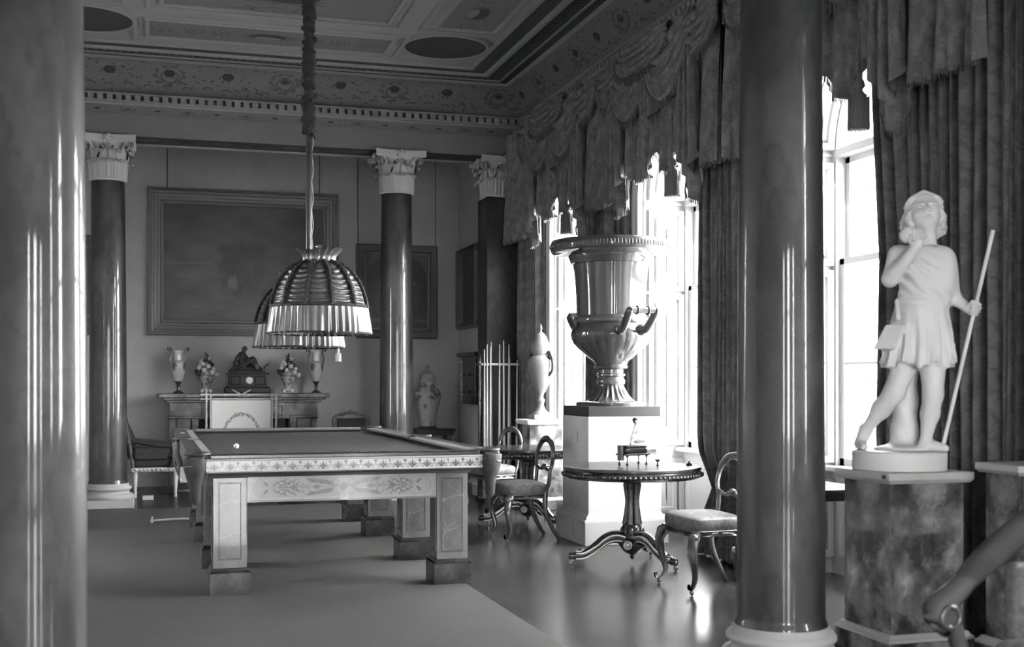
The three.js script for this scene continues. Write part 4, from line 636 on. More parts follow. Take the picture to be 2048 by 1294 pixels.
    // hair: a cap of locks parted at the brow, longer at the sides
    let h = ell(p, [0, 0.03, -0.018], [0.089, 0.09, 0.096]); h = smax(h, -(ell(p, [0, -0.015, 0.1], [0.07, 0.088, 0.082])), 0.012); let s = ell(m, [0.078, -0.03, 0.0], [0.023, 0.062, 0.045]); s = smin(s, ell(m, [0.06, -0.05, -0.05], [0.05, 0.07, 0.045]), 0.03); h = smin(h, s, 0.02); h = smin(h, cap(m, [0.0, 0.088, 0.045], [0.07, 0.05, 0.04], 0.01, 0.012), 0.03);
    h += 0.0042 * Math.sin(ax * 70 + y * 95 + Math.sin(z * 60) * 1.4) * smooth(-0.14, -0.02, 0.06 - z) + 0.0018 * Math.sin(y * 150 + z * 120);
    d = smin(d, h * 0.85, 0.006); d = smin(d, cap(p, [0, -0.07, -0.01], [0.0, -0.17, -0.025], 0.047, 0.05), 0.03); return d;
  };
  const R0 = [0.286, 0.72], handA = (p) => {                      // hand closed on the staff
    const [x, y, z] = p; let d = ell(p, [0.272, 0.722, 0.036], [0.022, 0.03, 0.017]); d = smin(d, cap(p, [0.25, 0.728, 0.024], [0.268, 0.722, 0.034], 0.022, 0.02), 0.015);
    for (let i = 0; i < 4; i++) { const o = 0.026 - i * 0.0165, c = [R0[0] + o * 0.218, R0[1] + o, 0.05], r = [0.0085, 0.009, 0.0085, 0.0075][i], k = [0, 0.004, 0.002, -0.003][i]; const a = [c[0] - 0.012, c[1] + 0.002, c[2] + 0.016], b = [c[0] + 0.012, c[1], c[2] + 0.02 + k * 0.5], e = [c[0] + 0.022 + k, c[1] - 0.002, c[2]], t = [c[0] + 0.009, c[1] - 0.003, c[2] - 0.016]; d = smin(d, Math.min(cap(p, a, b, r, r), cap(p, b, e, r, r * 0.95), cap(p, e, t, r * 0.95, r * 0.8)), 0.004); }
    d = smin(d, Math.min(cap(p, [0.262, 0.738, 0.04], [0.276, 0.76, 0.062], 0.011, 0.0095), cap(p, [0.276, 0.76, 0.062], [0.302, 0.757, 0.07], 0.0095, 0.0075)), 0.006); return d; };
  const handB = (p) => {                                          // hand round the neck of the horn
    let d = ell(p, [0.014, 1.06, 0.128], [0.026, 0.03, 0.018]); d = smin(d, cap(p, [-0.006, 1.026, 0.124], [0.012, 1.055, 0.128], 0.026, 0.022), 0.012);
    for (let i = 0; i < 4; i++) { const x0 = -0.006 + i * 0.0155, r = [0.009, 0.009, 0.0085, 0.0075][i], l = [0.9, 1, 0.95, 0.8][i]; const a = [x0 + 0.002, 1.078, 0.14], b = [x0 + 0.004, 1.078 + 0.034 * l, 0.16], e = [x0, 1.078 + 0.05 * l, 0.148], t = [x0 - 0.002, 1.078 + 0.042 * l, 0.13]; d = smin(d, Math.min(cap(p, a, b, r, r), cap(p, b, e, r, r * 0.9), cap(p, e, t, r * 0.9, r * 0.75)), 0.004); }
    d = smin(d, Math.min(cap(p, [-0.012, 1.05, 0.136], [-0.03, 1.07, 0.168], 0.011, 0.009), cap(p, [-0.03, 1.07, 0.168], [-0.02, 1.09, 0.18], 0.009, 0.0075)), 0.006); return d; };
  const bm = netMesh(body, [-0.34, -0.02, -0.2], [0.32, 1.17, 0.22], 0.0085), hm = netMesh(head, [-0.14, -0.19, -0.14], [0.14, 0.15, 0.13], 0.0036);
  hm.scale(1.04, 1, 1).rotateX(-0.36).rotateZ(0.04).rotateY(0.16).translate(0.045, 1.222, 0.012);
  obj('figure', [bm, hm, netMesh(handA, [0.22, 0.64, -0.01], [0.34, 0.8, 0.1], 0.0028), netMesh(handB, [-0.05, 1.0, 0.09], [0.07, 1.15, 0.2], 0.003)], M.statue, S);
  obj('staff', sweep([[0.375, 1.12, 0.05], [0.252, 0.56, 0.05], [0.131, 0.0, 0.05]], 0.0105, 10, 10), M.statue, S);
  obj('round_base', mv(lathe([[0, -0.1], [0.236, -0.1], [0.238, -0.094], [0.238, -0.012], [0.232, -0.002], [0.2, 0], [0, 0]], 56), -0.077, 0, 0), M.statue, S);
}

// ---------------------------------------------------------------- large dark urn on its white pedestal
{
  const p = thing('white_pedestal', 'tall white marble pedestal with stepped base under the large black urn', 'pedestal', [3.67, 0, -9.44]);
  obj('dado', rbox(0.63, 0.8, 0.63, 0, 0.625, 0, 0.003), M.marble, p); obj('base_block', rbox(0.72, 0.185, 0.72, 0, 0.0925, 0, 0.004), M.marble, p);
  obj('base_moulding', [frame(0.63, 0.63, [[0.045, 0], [0.044, 0.012], [0.03, 0.02], [0.022, 0.04], [0.008, 0.05], [0, 0.068]]).rotateX(-PI / 2).translate(0, 0.184, 0)], M.marble, p);
  obj('repair_patch', [box(0.004, 0.07, 0.02, -0.3605, 0.1, 0.08), box(0.004, 0.09, 0.016, -0.3155, 0.86, 0.06)], M.stone, p);
  tag(obj('black_plinth', rbox(0.62, 0.08, 0.62, 0, 0, 0, 0.003), M.black, scene, [3.67, 1.066, -9.44]), 'square black slab between the white pedestal and the large urn', 'plinth');
  const u = thing('large_urn', 'large polished black campana urn with looped handles and wide beaded rim', 'urn', [3.67, 1.107, -9.44]);
  const h = (c) => 1.499 - 0.001246 * c, r = (c) => 0.001246 * c, L = (list) => list.map(([y, w]) => [r(w), h(y)]);
  const wob = (g, n, amp, y0, y1) => { const q = g.attributes.position; for (let i = 0; i < q.count; i++) { const y = q.getY(i); if (y < y0 || y > y1) continue; const a = Math.atan2(q.getZ(i), q.getX(i)), k = 1 + amp * Math.abs(Math.sin(a * n / 2)) * Math.sin((y - y0) / (y1 - y0) * PI); q.setX(i, q.getX(i) * k); q.setZ(i, q.getZ(i) * k); } g.computeVertexNormals(); return g; };
  obj('foot_disc', lathef([[0, 0], ...L([[1204, 232], [1182, 234], [1176, 226], [1170, 190]])], 64), M.urn, u);
  obj('fluted_foot', wob(lathe(L([[1172, 165], [1160, 148], [1140, 128], [1115, 110], [1090, 96], [1070, 86], [1062, 84]]), 160), 20, -0.12, h(1175), h(1060)), M.urnBand, u);
  obj('stem', lathef(L([[1064, 80], [1060, 92], [1040, 96], [1028, 92], [1010, 84], [1004, 96], [992, 96], [985, 84], [962, 84], [955, 108], [940, 112], [930, 104], [905, 118], [890, 140]]), 64), M.urn, u);
  obj('gadrooned_bowl', wob(lathe(L([[892, 138], [870, 162], [845, 190], [815, 222], [790, 244], [760, 260], [730, 266], [705, 262], [680, 250], [660, 238]]), 192), 24, 0.016, h(892), h(690)), M.urn, u);
  obj('waist_ring', lathef(L([[662, 236], [652, 244], [632, 248], [614, 242], [604, 230]]), 64), M.urn, u);
  obj('body', lathe(L([[606, 229], [560, 229], [500, 231], [430, 235], [360, 240], [300, 246], [262, 253]]), 72), M.urn, u);
  obj('neck_band', lathef(L([[264, 252], [260, 268], [236, 274], [215, 284], [204, 282]]), 72), M.urnBand, u);
  obj('rim', lathef([...L([[208, 280], [202, 310], [196, 360], [188, 394], [176, 402], [150, 405], [124, 402], [112, 396], [106, 370]]), [r(250), h(150)], [r(215), h(260)], [r(200), h(560)], [0, h(600)]], 80), M.urnBand, u);
  obj('rim_beading', Array.from({ length: 110 }, (_, k) => { const a = k / 110 * TAU; return ball(0.015, 0, 0, 0, 6).scale(0.55, 1.5, 0.55).translate(Math.cos(a) * r(403), h(150), Math.sin(a) * r(403)); }), M.urnBand, u);
  for (const s of [0, PI]) { const yT = h(588), yB = h(705), R1 = r(262), R2 = r(262) + 0.17, hg = [sweep([[R1 - 0.02, yB, -0.1], [R1 + 0.06, yB + 0.01, -0.11], [R2, yT - 0.02, -0.12], [R2, yT, -0.1], [R2, yT, 0.1], [R2, yT - 0.02, 0.12], [R1 + 0.06, yB + 0.01, 0.11], [R1 - 0.02, yB, 0.1]], [0.036, 0.034, 0.032, 0.03, 0.03, 0.032, 0.034, 0.036], 40, 10), ball(0.05, R1 - 0.005, yB, -0.1, 10), ball(0.05, R1 - 0.005, yB, 0.1, 10), torus(0.032, 0.008, 0, 0, 0, 14, 5).rotateX(PI / 2).translate(R2, yT, -0.05), torus(0.032, 0.008, 0, 0, 0, 14, 5).rotateX(PI / 2).translate(R2, yT, 0.05)];
    obj('handle', hg.map((g) => g.rotateY(-1.42 + s)), M.urn, u); }
}
// small covered urn near the cue stand
{
  const u = thing('covered_urn', 'small covered stone urn with finial and scrolled handles on dark pedestal', 'urn', [3.87, 0.922, -11.95]);
  obj('square_foot', rbox(0.2, 0.045, 0.2, 0, 0.0225, 0, 0.004), M.urnStone, u);
  obj('foot', lathe([[0.1, 0.045], [0.095, 0.06], [0.055, 0.09], [0.032, 0.14], [0.03, 0.17], [0.042, 0.18], [0.042, 0.2], [0.026, 0.22], [0.03, 0.26], [0.05, 0.285]], 28), M.urnStone, u);
  obj('body', lathe([[0.048, 0.28], [0.075, 0.33], [0.1, 0.4], [0.122, 0.48], [0.133, 0.56], [0.128, 0.61], [0.105, 0.645], [0.08, 0.66]], 32), M.urnStone, u);
  obj('lid', lathe([[0.082, 0.658], [0.09, 0.68], [0.098, 0.72], [0.094, 0.76], [0.082, 0.8], [0.07, 0.81], [0.066, 0.84], [0.04, 0.88], [0.012, 0.9], [0.008, 0.92], [0.018, 0.935], [0.012, 0.955], [0.003, 0.985]], 28), M.urnStone, u);
  for (const s of [0, PI]) obj('handle', [sweep([[0.1, 0.44, 0], [0.15, 0.5, 0], [0.155, 0.6, 0], [0.125, 0.68, 0], [0.1, 0.7, 0], [0.1, 0.66, 0]], [0.012, 0.014, 0.018, 0.016, 0.014, 0.012], 24, 7), ball(0.03, 0.12, 0.64, 0, 8)].map((g) => g.rotateY(-1.0 + s)), M.bronze, u);
}
// ---------------------------------------------------------------- balloon-back chairs
function makeChair(name, label, seatMat, woodMat, pos, ry, group, w = 0.5, d = 0.37) {
  const c = thing(name, label, 'chair', pos, ry, group), hw = w / 2, hd = d / 2;
  // cushioned seat, bowed in front
  const outline = (u) => { const a = u * TAU, k = (v) => Math.sign(v) * Math.pow(Math.abs(v), 0.42); const x = k(Math.cos(a)), z = k(Math.sin(a)); return [x * hw * (0.93 + 0.07 * z), z * hd]; };
  obj('seat', sheet((u, v, off) => { const [x, z] = outline(u), q = v < 0.45 ? v / 0.45 : 1, k = v < 0.45 ? 0.97 + 0.03 * Math.sin(q * PI / 2) + (1 - 0) * 0.02 * Math.sin(q * PI) : Math.cos((v - 0.45) / 0.55 * PI / 2), y = v < 0.45 ? 0.385 + q * 0.07 : 0.455 + 0.035 * Math.sin((v - 0.45) / 0.55 * PI / 2); return [x * k, y, z * k]; }, 64, 16), seatMat, c);
  obj('seat_rail', [sheet((u, v) => { const [x, z] = outline(u), k = v < 0.5 ? 1.005 : 0.94; return [x * k, 0.352 + (v === 0 ? 0 : v < 0.9 ? 0.034 : 0) + 0, z * k]; }, 64, 2), ...(() => { const p = []; for (let k = 0; k < 40; k++) { const [x, z] = outline(k / 40); p.push([x * 1.01, 0.383, z * 1.01]); } return [sweep(p, 0.006, 80, 5, 1, true)]; })()], woodMat, c);
  for (const s of [-1, 1]) {
    const l = obj('leg', [sweep([[s * (hw - 0.035), 0.37, hd - 0.035], [s * (hw + 0.0), 0.3, hd + 0.0], [s * (hw - 0.005), 0.2, hd - 0.01], [s * (hw - 0.03), 0.1, hd - 0.03], [s * (hw - 0.015), 0.045, hd - 0.005], [s * (hw + 0.005), 0.035, hd + 0.02], [s * (hw + 0.008), 0.058, hd + 0.03], [s * (hw - 0.004), 0.065, hd + 0.022]], [0.036, 0.033, 0.024, 0.018, 0.016, 0.014, 0.011, 0.008], 40, 9), ball(0.034, s * (hw - 0.01), 0.345, hd - 0.01, 10)], woodMat, c);
    obj('castor', [cyl(0.012, 0.012, 0.02, s * hw, 0.02, hd + 0.005, 10), torus(0.011, 0.006, 0, 0, 0, 12, 6).rotateX(PI / 2).translate(s * hw, 0.017, hd + 0.005)], M.brass, l);
    obj('leg', sweep([[s * (hw - 0.06), 0.4, -hd + 0.03], [s * (hw - 0.055), 0.25, -hd + 0.03], [s * (hw - 0.05), 0.1, -hd - 0.03], [s * (hw - 0.045), 0.006, -hd - 0.09]], [0.024, 0.022, 0.018, 0.015], 18, 8), woodMat, c);
  }
  const hoop = []; for (let k = 0; k <= 20; k++) { const a = -0.62 + k / 20 * (PI + 1.24), x = Math.cos(a) * 0.215, y = 0.665 + Math.sin(a) * 0.165; hoop.push([-x, y, -hd - 0.0 - (y - 0.45) * 0.12]); }
  obj('backrest', [sweep([[-(hw - 0.06), 0.4, -hd + 0.03], [-(hw - 0.075), 0.47, -hd - 0.005], ...hoop, [hw - 0.075, 0.47, -hd - 0.005], [hw - 0.06, 0.4, -hd + 0.03]], [0.022, 0.018, 0.019, 0.022, 0.028, 0.03, 0.028, 0.022, 0.019, 0.018, 0.022], 90, 9, 0.8)], woodMat, c);
  obj('back_splat', [sweep([[-0.185, 0.6, -hd - 0.02], [-0.09, 0.575, -hd - 0.025], [0, 0.6, -hd - 0.03], [0.09, 0.575, -hd - 0.025], [0.185, 0.6, -hd - 0.02]], [0.014, 0.018, 0.028, 0.018, 0.014], 30, 7, 0.7), ball(0.026, 0, 0.6, -hd - 0.025, 8), ball(0.016, -0.05, 0.59, -hd - 0.022, 6), ball(0.016, 0.05, 0.59, -hd - 0.022, 6)], woodMat, c);
  return c;
}
const chA = makeChair('balloon_back_chair', 'balloon-back chair with leather seat beside the tripod table holding the casket', M.seat, M.chairWood, [3.355, 0, -7.035], -PI / 2, 'balloon-back chairs by the windows');
dup(chA, [2.955, 0, -9.67], -PI / 2, 'balloon-back chair in front of the white pedestal of the large urn');
dup(chA, [3.28, 0, -11.72], -PI / 2 + 0.25, 'balloon-back chair by the far round table near the cue stand');

// ---------------------------------------------------------------- round tripod tables
function makeTable(label, x, z, turn) {
  const t = thing('tripod_table', label, 'table', [x, 0, z], turn, 'round tripod tables by the windows');
  const top = obj('tabletop', lathef([[0, 0.615], [0.42, 0.615], [0.465, 0.618], [0.488, 0.63], [0.503, 0.64], [0.505, 0.655], [0.49, 0.666], [0.485, 0.674], [0.492, 0.682], [0.492, 0.697], [0.48, 0.703], [0, 0.703]], 80), M.darkWood, t);
  obj('carved_edge', Array.from({ length: 90 }, (_, k) => { const a = k / 90 * TAU; return ball(0.013, 0, 0, 0, 6).scale(0.8, 1.1, 1.2).translate(0.5, 0.648, 0).rotateY(a); }), M.darkWood, top);
  const col = obj('stem', [lathe([[0.12, 0.655], [0.1, 0.63], [0.075, 0.61], [0.07, 0.585], [0.055, 0.57]], 28), lathe([[0.05, 0.3], [0.068, 0.28], [0.075, 0.25], [0.066, 0.22], [0.075, 0.2], [0.07, 0.17], [0.04, 0.16]], 28), cyl(0.03, 0.03, 0.3, 0, 0.43, 0, 12)], M.darkWood, t);
  for (let k = 0; k < 6; k++) { const a = k / 6 * TAU; obj('stem_rod', sweep([[Math.cos(a) * 0.048, 0.575, Math.sin(a) * 0.048], [Math.cos(a) * 0.036, 0.44, Math.sin(a) * 0.036], [Math.cos(a) * 0.052, 0.285, Math.sin(a) * 0.052]], [0.02, 0.015, 0.022], 14, 8), M.woodMid, col); }
  obj('petal_collar', Array.from({ length: 10 }, (_, k) => { const a = k / 10 * TAU; return ball(0.024, 0, 0, 0, 7).scale(1, 1.5, 0.7).translate(Math.cos(a) * 0.066, 0.235, Math.sin(a) * 0.066); }), M.darkWood, col);
  const hub = obj('hub', [lathe([[0.04, 0.17], [0.095, 0.165], [0.1, 0.14], [0.08, 0.11], [0.06, 0.085], [0.03, 0.07], [0.012, 0.06], [0.018, 0.045], [0.004, 0.03]], 24)], M.blackWood, t);
  for (let k = 0; k < 3; k++) {
    const a = k * TAU / 3, path = [[0.05, 0.175, 0], [0.12, 0.192, 0], [0.19, 0.175, 0], [0.27, 0.115, 0], [0.35, 0.07, 0], [0.41, 0.064, 0], [0.455, 0.066, 0]];
    const l = obj('leg', [sweep(path, [0.044, 0.044, 0.042, 0.038, 0.031, 0.028, 0.02], 40, 12), ball(0.024, 0.44, 0.058, 0, 9), torus(0.016, 0.007, 0, 0, 0, 12, 5).rotateX(PI / 2).translate(0.375, 0.09, 0)].map((g) => g.rotateY(a)), M.darkWood, t);
    for (const s of [-1, 1]) obj('gilt_line', sweep(path.slice(0, 6).map(([px, py], i) => [px, py + 0.016, s * [0.041, 0.041, 0.039, 0.035, 0.028, 0.025][i]]), 0.0075, 30, 6).rotateY(a), M.gilt, l);
    obj('gilt_line', sweep(path.slice(0, 6).map(([px, py], i) => [px, py + [0.044, 0.044, 0.042, 0.038, 0.031, 0.028][i], 0]), 0.0075, 30, 6).rotateY(a), M.gilt, l);
    for (const s of [-1, 1]) obj('gilt_line', sweep(path.slice(0, 6).map(([px, py], i) => [px, py - 0.022, s * [0.038, 0.038, 0.036, 0.031, 0.024, 0.021][i]]), 0.006, 30, 6).rotateY(a), M.gilt, l);
    obj('castor', [cyl(0.012, 0.012, 0.03, 0.445, 0.034, 0, 8), torus(0.013, 0.008, 0, 0, 0, 12, 6).rotateX(PI / 2).translate(0.445, 0.021, 0)].map((g) => g.rotateY(a)), M.brass, l);
    obj('rosette', [cyl(0.03, 0.03, 0.014, 0, 0, 0, 18).rotateX(PI / 2), torus(0.028, 0.006, 0, 0, 0.0, 20, 5).rotateX(PI / 2).translate(0, 0, 0.006), ball(0.01, 0, 0, 0.008, 6)].map((g) => g.rotateY(PI / 2).translate(0.098, 0.142, 0).rotateY(a + PI / 3)), M.gilt, hub);
  }
  return t;
}
// leg directions read off the floor: towards the camera-left, the near right and the back
const tb = makeTable('round tripod table with gilt-lined legs carrying the casket and figurine', 3.32, -8.12, PI - 0.18);
dup(tb, [3.33, 0, -10.66], PI - 0.9, 'round tripod table standing between the small covered urn and the white pedestal');

// casket with a seated figurine, on the near tripod table
{
  const k = thing('casket', 'dark scroll-ended casket on thin legs standing on tripod table', 'casket', [3.4, 0.703, -8.28], 0.3);
  obj('box', [rbox(0.2, 0.05, 0.11, -0.01, 0.1, 0, 0.02, 4), rbox(0.23, 0.014, 0.125, -0.01, 0.072, 0, 0.005), cyl(0.024, 0.024, 0.11, -0.125, 0.085, 0, 14).rotateX(0)], M.blackWood, k);
  obj('lid', rbox(0.19, 0.02, 0.1, -0.01, 0.128, 0, 0.009, 3), M.bronze, k);
  obj('drawer', [rbox(0.09, 0.03, 0.1, 0.13, 0.095, 0, 0.006), ball(0.01, 0.18, 0.095, 0, 8), rbox(0.1, 0.008, 0.11, 0.13, 0.076, 0, 0.003)], M.ivory, k);
  for (const [x, z] of [[-0.1, -0.045], [-0.1, 0.045], [0.08, -0.045], [0.08, 0.045]]) obj('leg', lathe([[0.01, 0], [0.012, 0.006], [0.004, 0.014], [0.004, 0.05], [0.01, 0.058], [0.012, 0.068]], 10).translate(x, 0, z), M.bronze, k);
  const f = (p) => { let d = cap(p, [0, 0.03, 0], [0.005, 0.1, 0], 0.034, 0.024); d = smin(d, cap(p, [0.0, 0.02, 0.01], [-0.055, 0.03, 0.03], 0.028, 0.02), 0.02); d = smin(d, cap(p, [-0.055, 0.03, 0.03], [-0.07, -0.01, 0.03], 0.018, 0.014), 0.015); d = smin(d, cap(p, [0.005, 0.1, 0], [0.0, 0.128, 0], 0.012, 0.01), 0.01); d = smin(d, ell(p, [-0.005, 0.148, 0], [0.018, 0.022, 0.019]), 0.006); d = smin(d, cap(p, [-0.018, 0.1, 0.01], [-0.05, 0.06, 0.025], 0.011, 0.009), 0.01); d = smin(d, cap(p, [0.026, 0.1, 0], [0.045, 0.05, 0.005], 0.011, 0.01), 0.01); d = smin(d, ell(p, [0.04, 0.01, 0], [0.05, 0.022, 0.035]), 0.02); return d; };
  const g = thing('seated_figurine', 'small white porcelain seated figurine with dark hair on the casket lid', 'figurine', [3.42, 0.866, -8.29], 0.3);
  obj('figure', netMesh(f, [-0.1, -0.03, -0.06], [0.11, 0.19, 0.07], 0.004), M.porcelain, g); obj('hair', [ball(0.021, -0.006, 0.158, -0.004, 10), ball(0.014, 0.006, 0.165, 0.0, 8), ball(0.01, -0.02, 0.146, 0.006, 6)], M.bronze, g);
}
tag(obj('wafer_cup', lathe([[0, 0], [0.016, 0], [0.006, 0.006], [0.004, 0.025], [0.016, 0.032], [0.02, 0.045], [0.014, 0.044], [0, 0.035]], 14), M.bronze, scene, [3.5, 0.703, -8.08]), 'tiny dark stemmed cup beside the casket', 'cup');
tag(obj('paperweight', [lathe([[0, 0], [0.022, 0], [0.024, 0.008], [0.012, 0.018], [0, 0.022]], 14), ball(0.008, 0, 0.026, 0, 6)], M.bronze, scene, [3.72, 0.703, -8.02]), 'tiny dark paperweight near the rim of the tripod table', 'paperweight');

// ---------------------------------------------------------------- cue stand and cues
{
  const s = thing('cue_stand', 'dark wooden cue stand with pale rail in front of the pilaster', 'cue stand', [3.7, 0, -12.93]);
  obj('base_shelf', [rbox(0.5, 0.03, 0.24, 0, 0.3, 0, 0.006), rbox(0.46, 0.06, 0.2, 0, 0.255, 0, 0.006)], M.darkWood, s); obj('cue_rail', [rbox(0.46, 0.025, 0.03, 0, 1.5, 0.06, 0.005), rbox(0.46, 0.025, 0.03, 0, 1.5, -0.06, 0.005)], M.cue, s);
  for (const x of [-0.215, 0.215]) { obj('post', [lathe([[0.02, 0.03], [0.022, 0.3], [0.016, 0.5], [0.018, 1.0], [0.014, 1.48], [0.02, 1.52], [0.008, 1.56], [0.002, 1.6]], 12).translate(x, 0, 0), rbox(0.03, 0.02, 0.15, x, 1.5, 0, 0.005)], M.darkWood, s); obj('foot', [rbox(0.05, 0.05, 0.3, x, 0.025, 0, 0.015), rbox(0.05, 0.2, 0.05, x, 0.13, 0, 0.006)], M.darkWood, s); }
  const cue = lathe([[0.0, 0], [0.015, 0.0], [0.015, 0.02], [0.013, 0.4], [0.009, 1.0], [0.0055, 1.4], [0.0, 1.405]], 10);
  [-0.188, -0.156, -0.122, -0.075, -0.02, 0.035, 0.085, 0.14, 0.18].forEach((x, i) => { const m = obj('billiard_cue', cue.clone().scale(1, [0.96, 1, 0.98, 1.02, 1, 1.03, 1.0, 0.9, 0.88][i], 1), M.cue, scene, [3.7 + x, 0.316, -12.93 + (i % 4 === 3 ? -0.034 : 0.086)]); m.rotation.z = 0.006 * Math.sin(i * 3); tag(m, 'slender pale billiard cue upright in the stand', 'cue', 'billiard cues in the stand'); });
}

// ---------------------------------------------------------------- chimneypiece and its garniture
{
  const c = thing('chimneypiece', 'marble chimneypiece with broad shelf below the large landscape', 'fireplace', [1.13, 0, ZB]);
  obj('shelf', [rbox(2.06, 0.05, 0.56, 0, 1.14, 0.285, 0.008), rbox(1.98, 0.03, 0.5, 0, 1.1, 0.255, 0.008), rbox(1.88, 0.035, 0.45, 0, 1.068, 0.23, 0.01)], M.mantel, c);
  obj('frieze', box(1.8, 0.2, 0.4, 0, 0.95, 0.203), M.mantel, c); obj('frieze_panel', frame(0.9, 0.1, [[0, 0.405], [0.008, 0.412], [0.016, 0.402]]).translate(0, 0.95, 0), M.mantel, c);
  for (const s of [-1, 1]) { const j = obj('jamb', box(0.34, 0.86, 0.4, s * 0.73, 0.43, 0.203), M.mantel, c); obj('jamb_panel', frame(0.16, 0.5, [[-0.014, 0.398], [0, 0.403], [0.006, 0.414], [0.02, 0.403]]).translate(s * 0.73, 0.6, 0), M.mantel, j); obj('jamb_plinth', rbox(0.37, 0.14, 0.43, s * 0.73, 0.07, 0.217, 0.005), M.mantel, j); obj('capping', rbox(0.36, 0.03, 0.42, s * 0.73, 0.872, 0.213, 0.006), M.mantel, j); }
  obj('firebox', [box(1.12, 0.86, 0.02, 0, 0.43, 0.03), box(0.02, 0.86, 0.36, -0.55, 0.43, 0.2), box(0.02, 0.86, 0.36, 0.55, 0.43, 0.2)], M.black, c); obj('grate', [box(0.7, 0.03, 0.2, 0, 0.12, 0.2), ...[0, 1, 2, 3, 4, 5, 6].map((k) => box(0.012, 0.2, 0.012, -0.3 + k * 0.1, 0.22, 0.29)), box(0.7, 0.015, 0.015, 0, 0.32, 0.29)], M.blackMatt, c);
  obj('hearthstone', rbox(2.0, 0.03, 0.44, 0, 0.015, 0.655, 0.004), M.mantel, c);
}
const SH = 1.166, ZS = -15.56;
function makeVase(label, x) {
  const v = thing('handled_vase', label, 'vase', [x, SH, ZS], 0.1, 'pair of handled vases on the mantelshelf');
  obj('foot', lathef([[0, 0], [0.062, 0], [0.064, 0.012], [0.05, 0.022], [0.02, 0.04], [0.018, 0.075], [0.026, 0.085], [0.016, 0.1], [0.03, 0.12], [0.045, 0.15]], 24), M.porcDark, v);
  const b = lathe([[0.044, 0.148], [0.062, 0.19], [0.082, 0.25], [0.094, 0.32], [0.094, 0.36], [0.08, 0.39], [0.05, 0.4], [0.046, 0.41]], 32); obj('body', b, M.porcFig, v);
  obj('neck', lathef([[0.046, 0.405], [0.05, 0.43], [0.046, 0.47], [0.05, 0.5], [0.064, 0.52], [0.066, 0.53], [0.05, 0.53], [0.04, 0.5]], 28), M.porcelain, v);
  for (const s of [-1, 1]) obj('handle', sweep([[s * 0.088, 0.37, 0], [s * 0.1, 0.43, 0], [s * 0.085, 0.5, 0], [s * 0.09, 0.555, 0], [s * 0.115, 0.565, 0], [s * 0.122, 0.54, 0], [s * 0.105, 0.53, 0]], [0.01, 0.011, 0.011, 0.014, 0.015, 0.013, 0.009], 28, 7), M.porcDark, v);
}
makeVase('handled porcelain vase with painted figures at the shelf end by the armchair', 0.335); makeVase('handled porcelain vase with painted figures below the lamp, by the gilt-framed side chair', 2.03);
const leafBlade = sheet((u, v) => { const w = Math.sin(v * PI) * 0.028 + 0.002; return [(u - 0.5) * w, 0.02 * Math.sin(v * 2.4) + 0.006 * Math.abs(u - 0.5), v * 0.085]; }, 4, 8);
function makeFruit(label, x, sd) {
  const g = thing('fruit_centrepiece', label, 'centrepiece', [x, SH, ZS + 0.02], 0, 'pair of porcelain fruit baskets on the mantelshelf'); seed = sd;
  obj('basket_vase', lathe([[0, 0.02], [0.07, 0.02], [0.075, 0.045], [0.05, 0.06], [0.045, 0.09], [0.075, 0.14], [0.09, 0.19], [0.095, 0.22], [0.06, 0.22]], 24), M.porcFloral, g);
  for (let k = 0; k < 4; k++) obj('ball_foot', ball(0.028, Math.cos(k * 1.57 + 0.78) * 0.07, 0.027, Math.sin(k * 1.57 + 0.78) * 0.07, 8), M.porcelain, g);
  for (let k = 0; k < 22; k++) { const t = k / 22, y = 0.23 + t * 0.21, R = 0.13 * (1 - t * 0.75), a = k * 2.4, r = 0.03 - t * 0.008 + rnd() * 0.008; obj('fruit', ball(r, Math.cos(a) * R, y, Math.sin(a) * R, 10), k % 3 === 1 ? M.porcDark : M.porcelain, g); }
  for (let k = 0; k < 20; k++) { const t = rnd(), a = k * 2.1; obj('leaf', leafBlade.clone().rotateX(-0.5 - t).rotateY(a).translate(Math.cos(a) * -0.02 + 0.08 * Math.sin(a) * (1 - t), 0.22 + t * 0.22, 0.08 * Math.cos(a) * (1 - t)), k % 2 ? M.porcDark : M.porcMid, g); }
}
makeFruit('porcelain basket of fruit and leaves between the clock and the vase nearer the armchair', 0.667, 3); makeFruit('porcelain basket of fruit and leaves between the clock and the vase below the lamp', 1.675, 9);
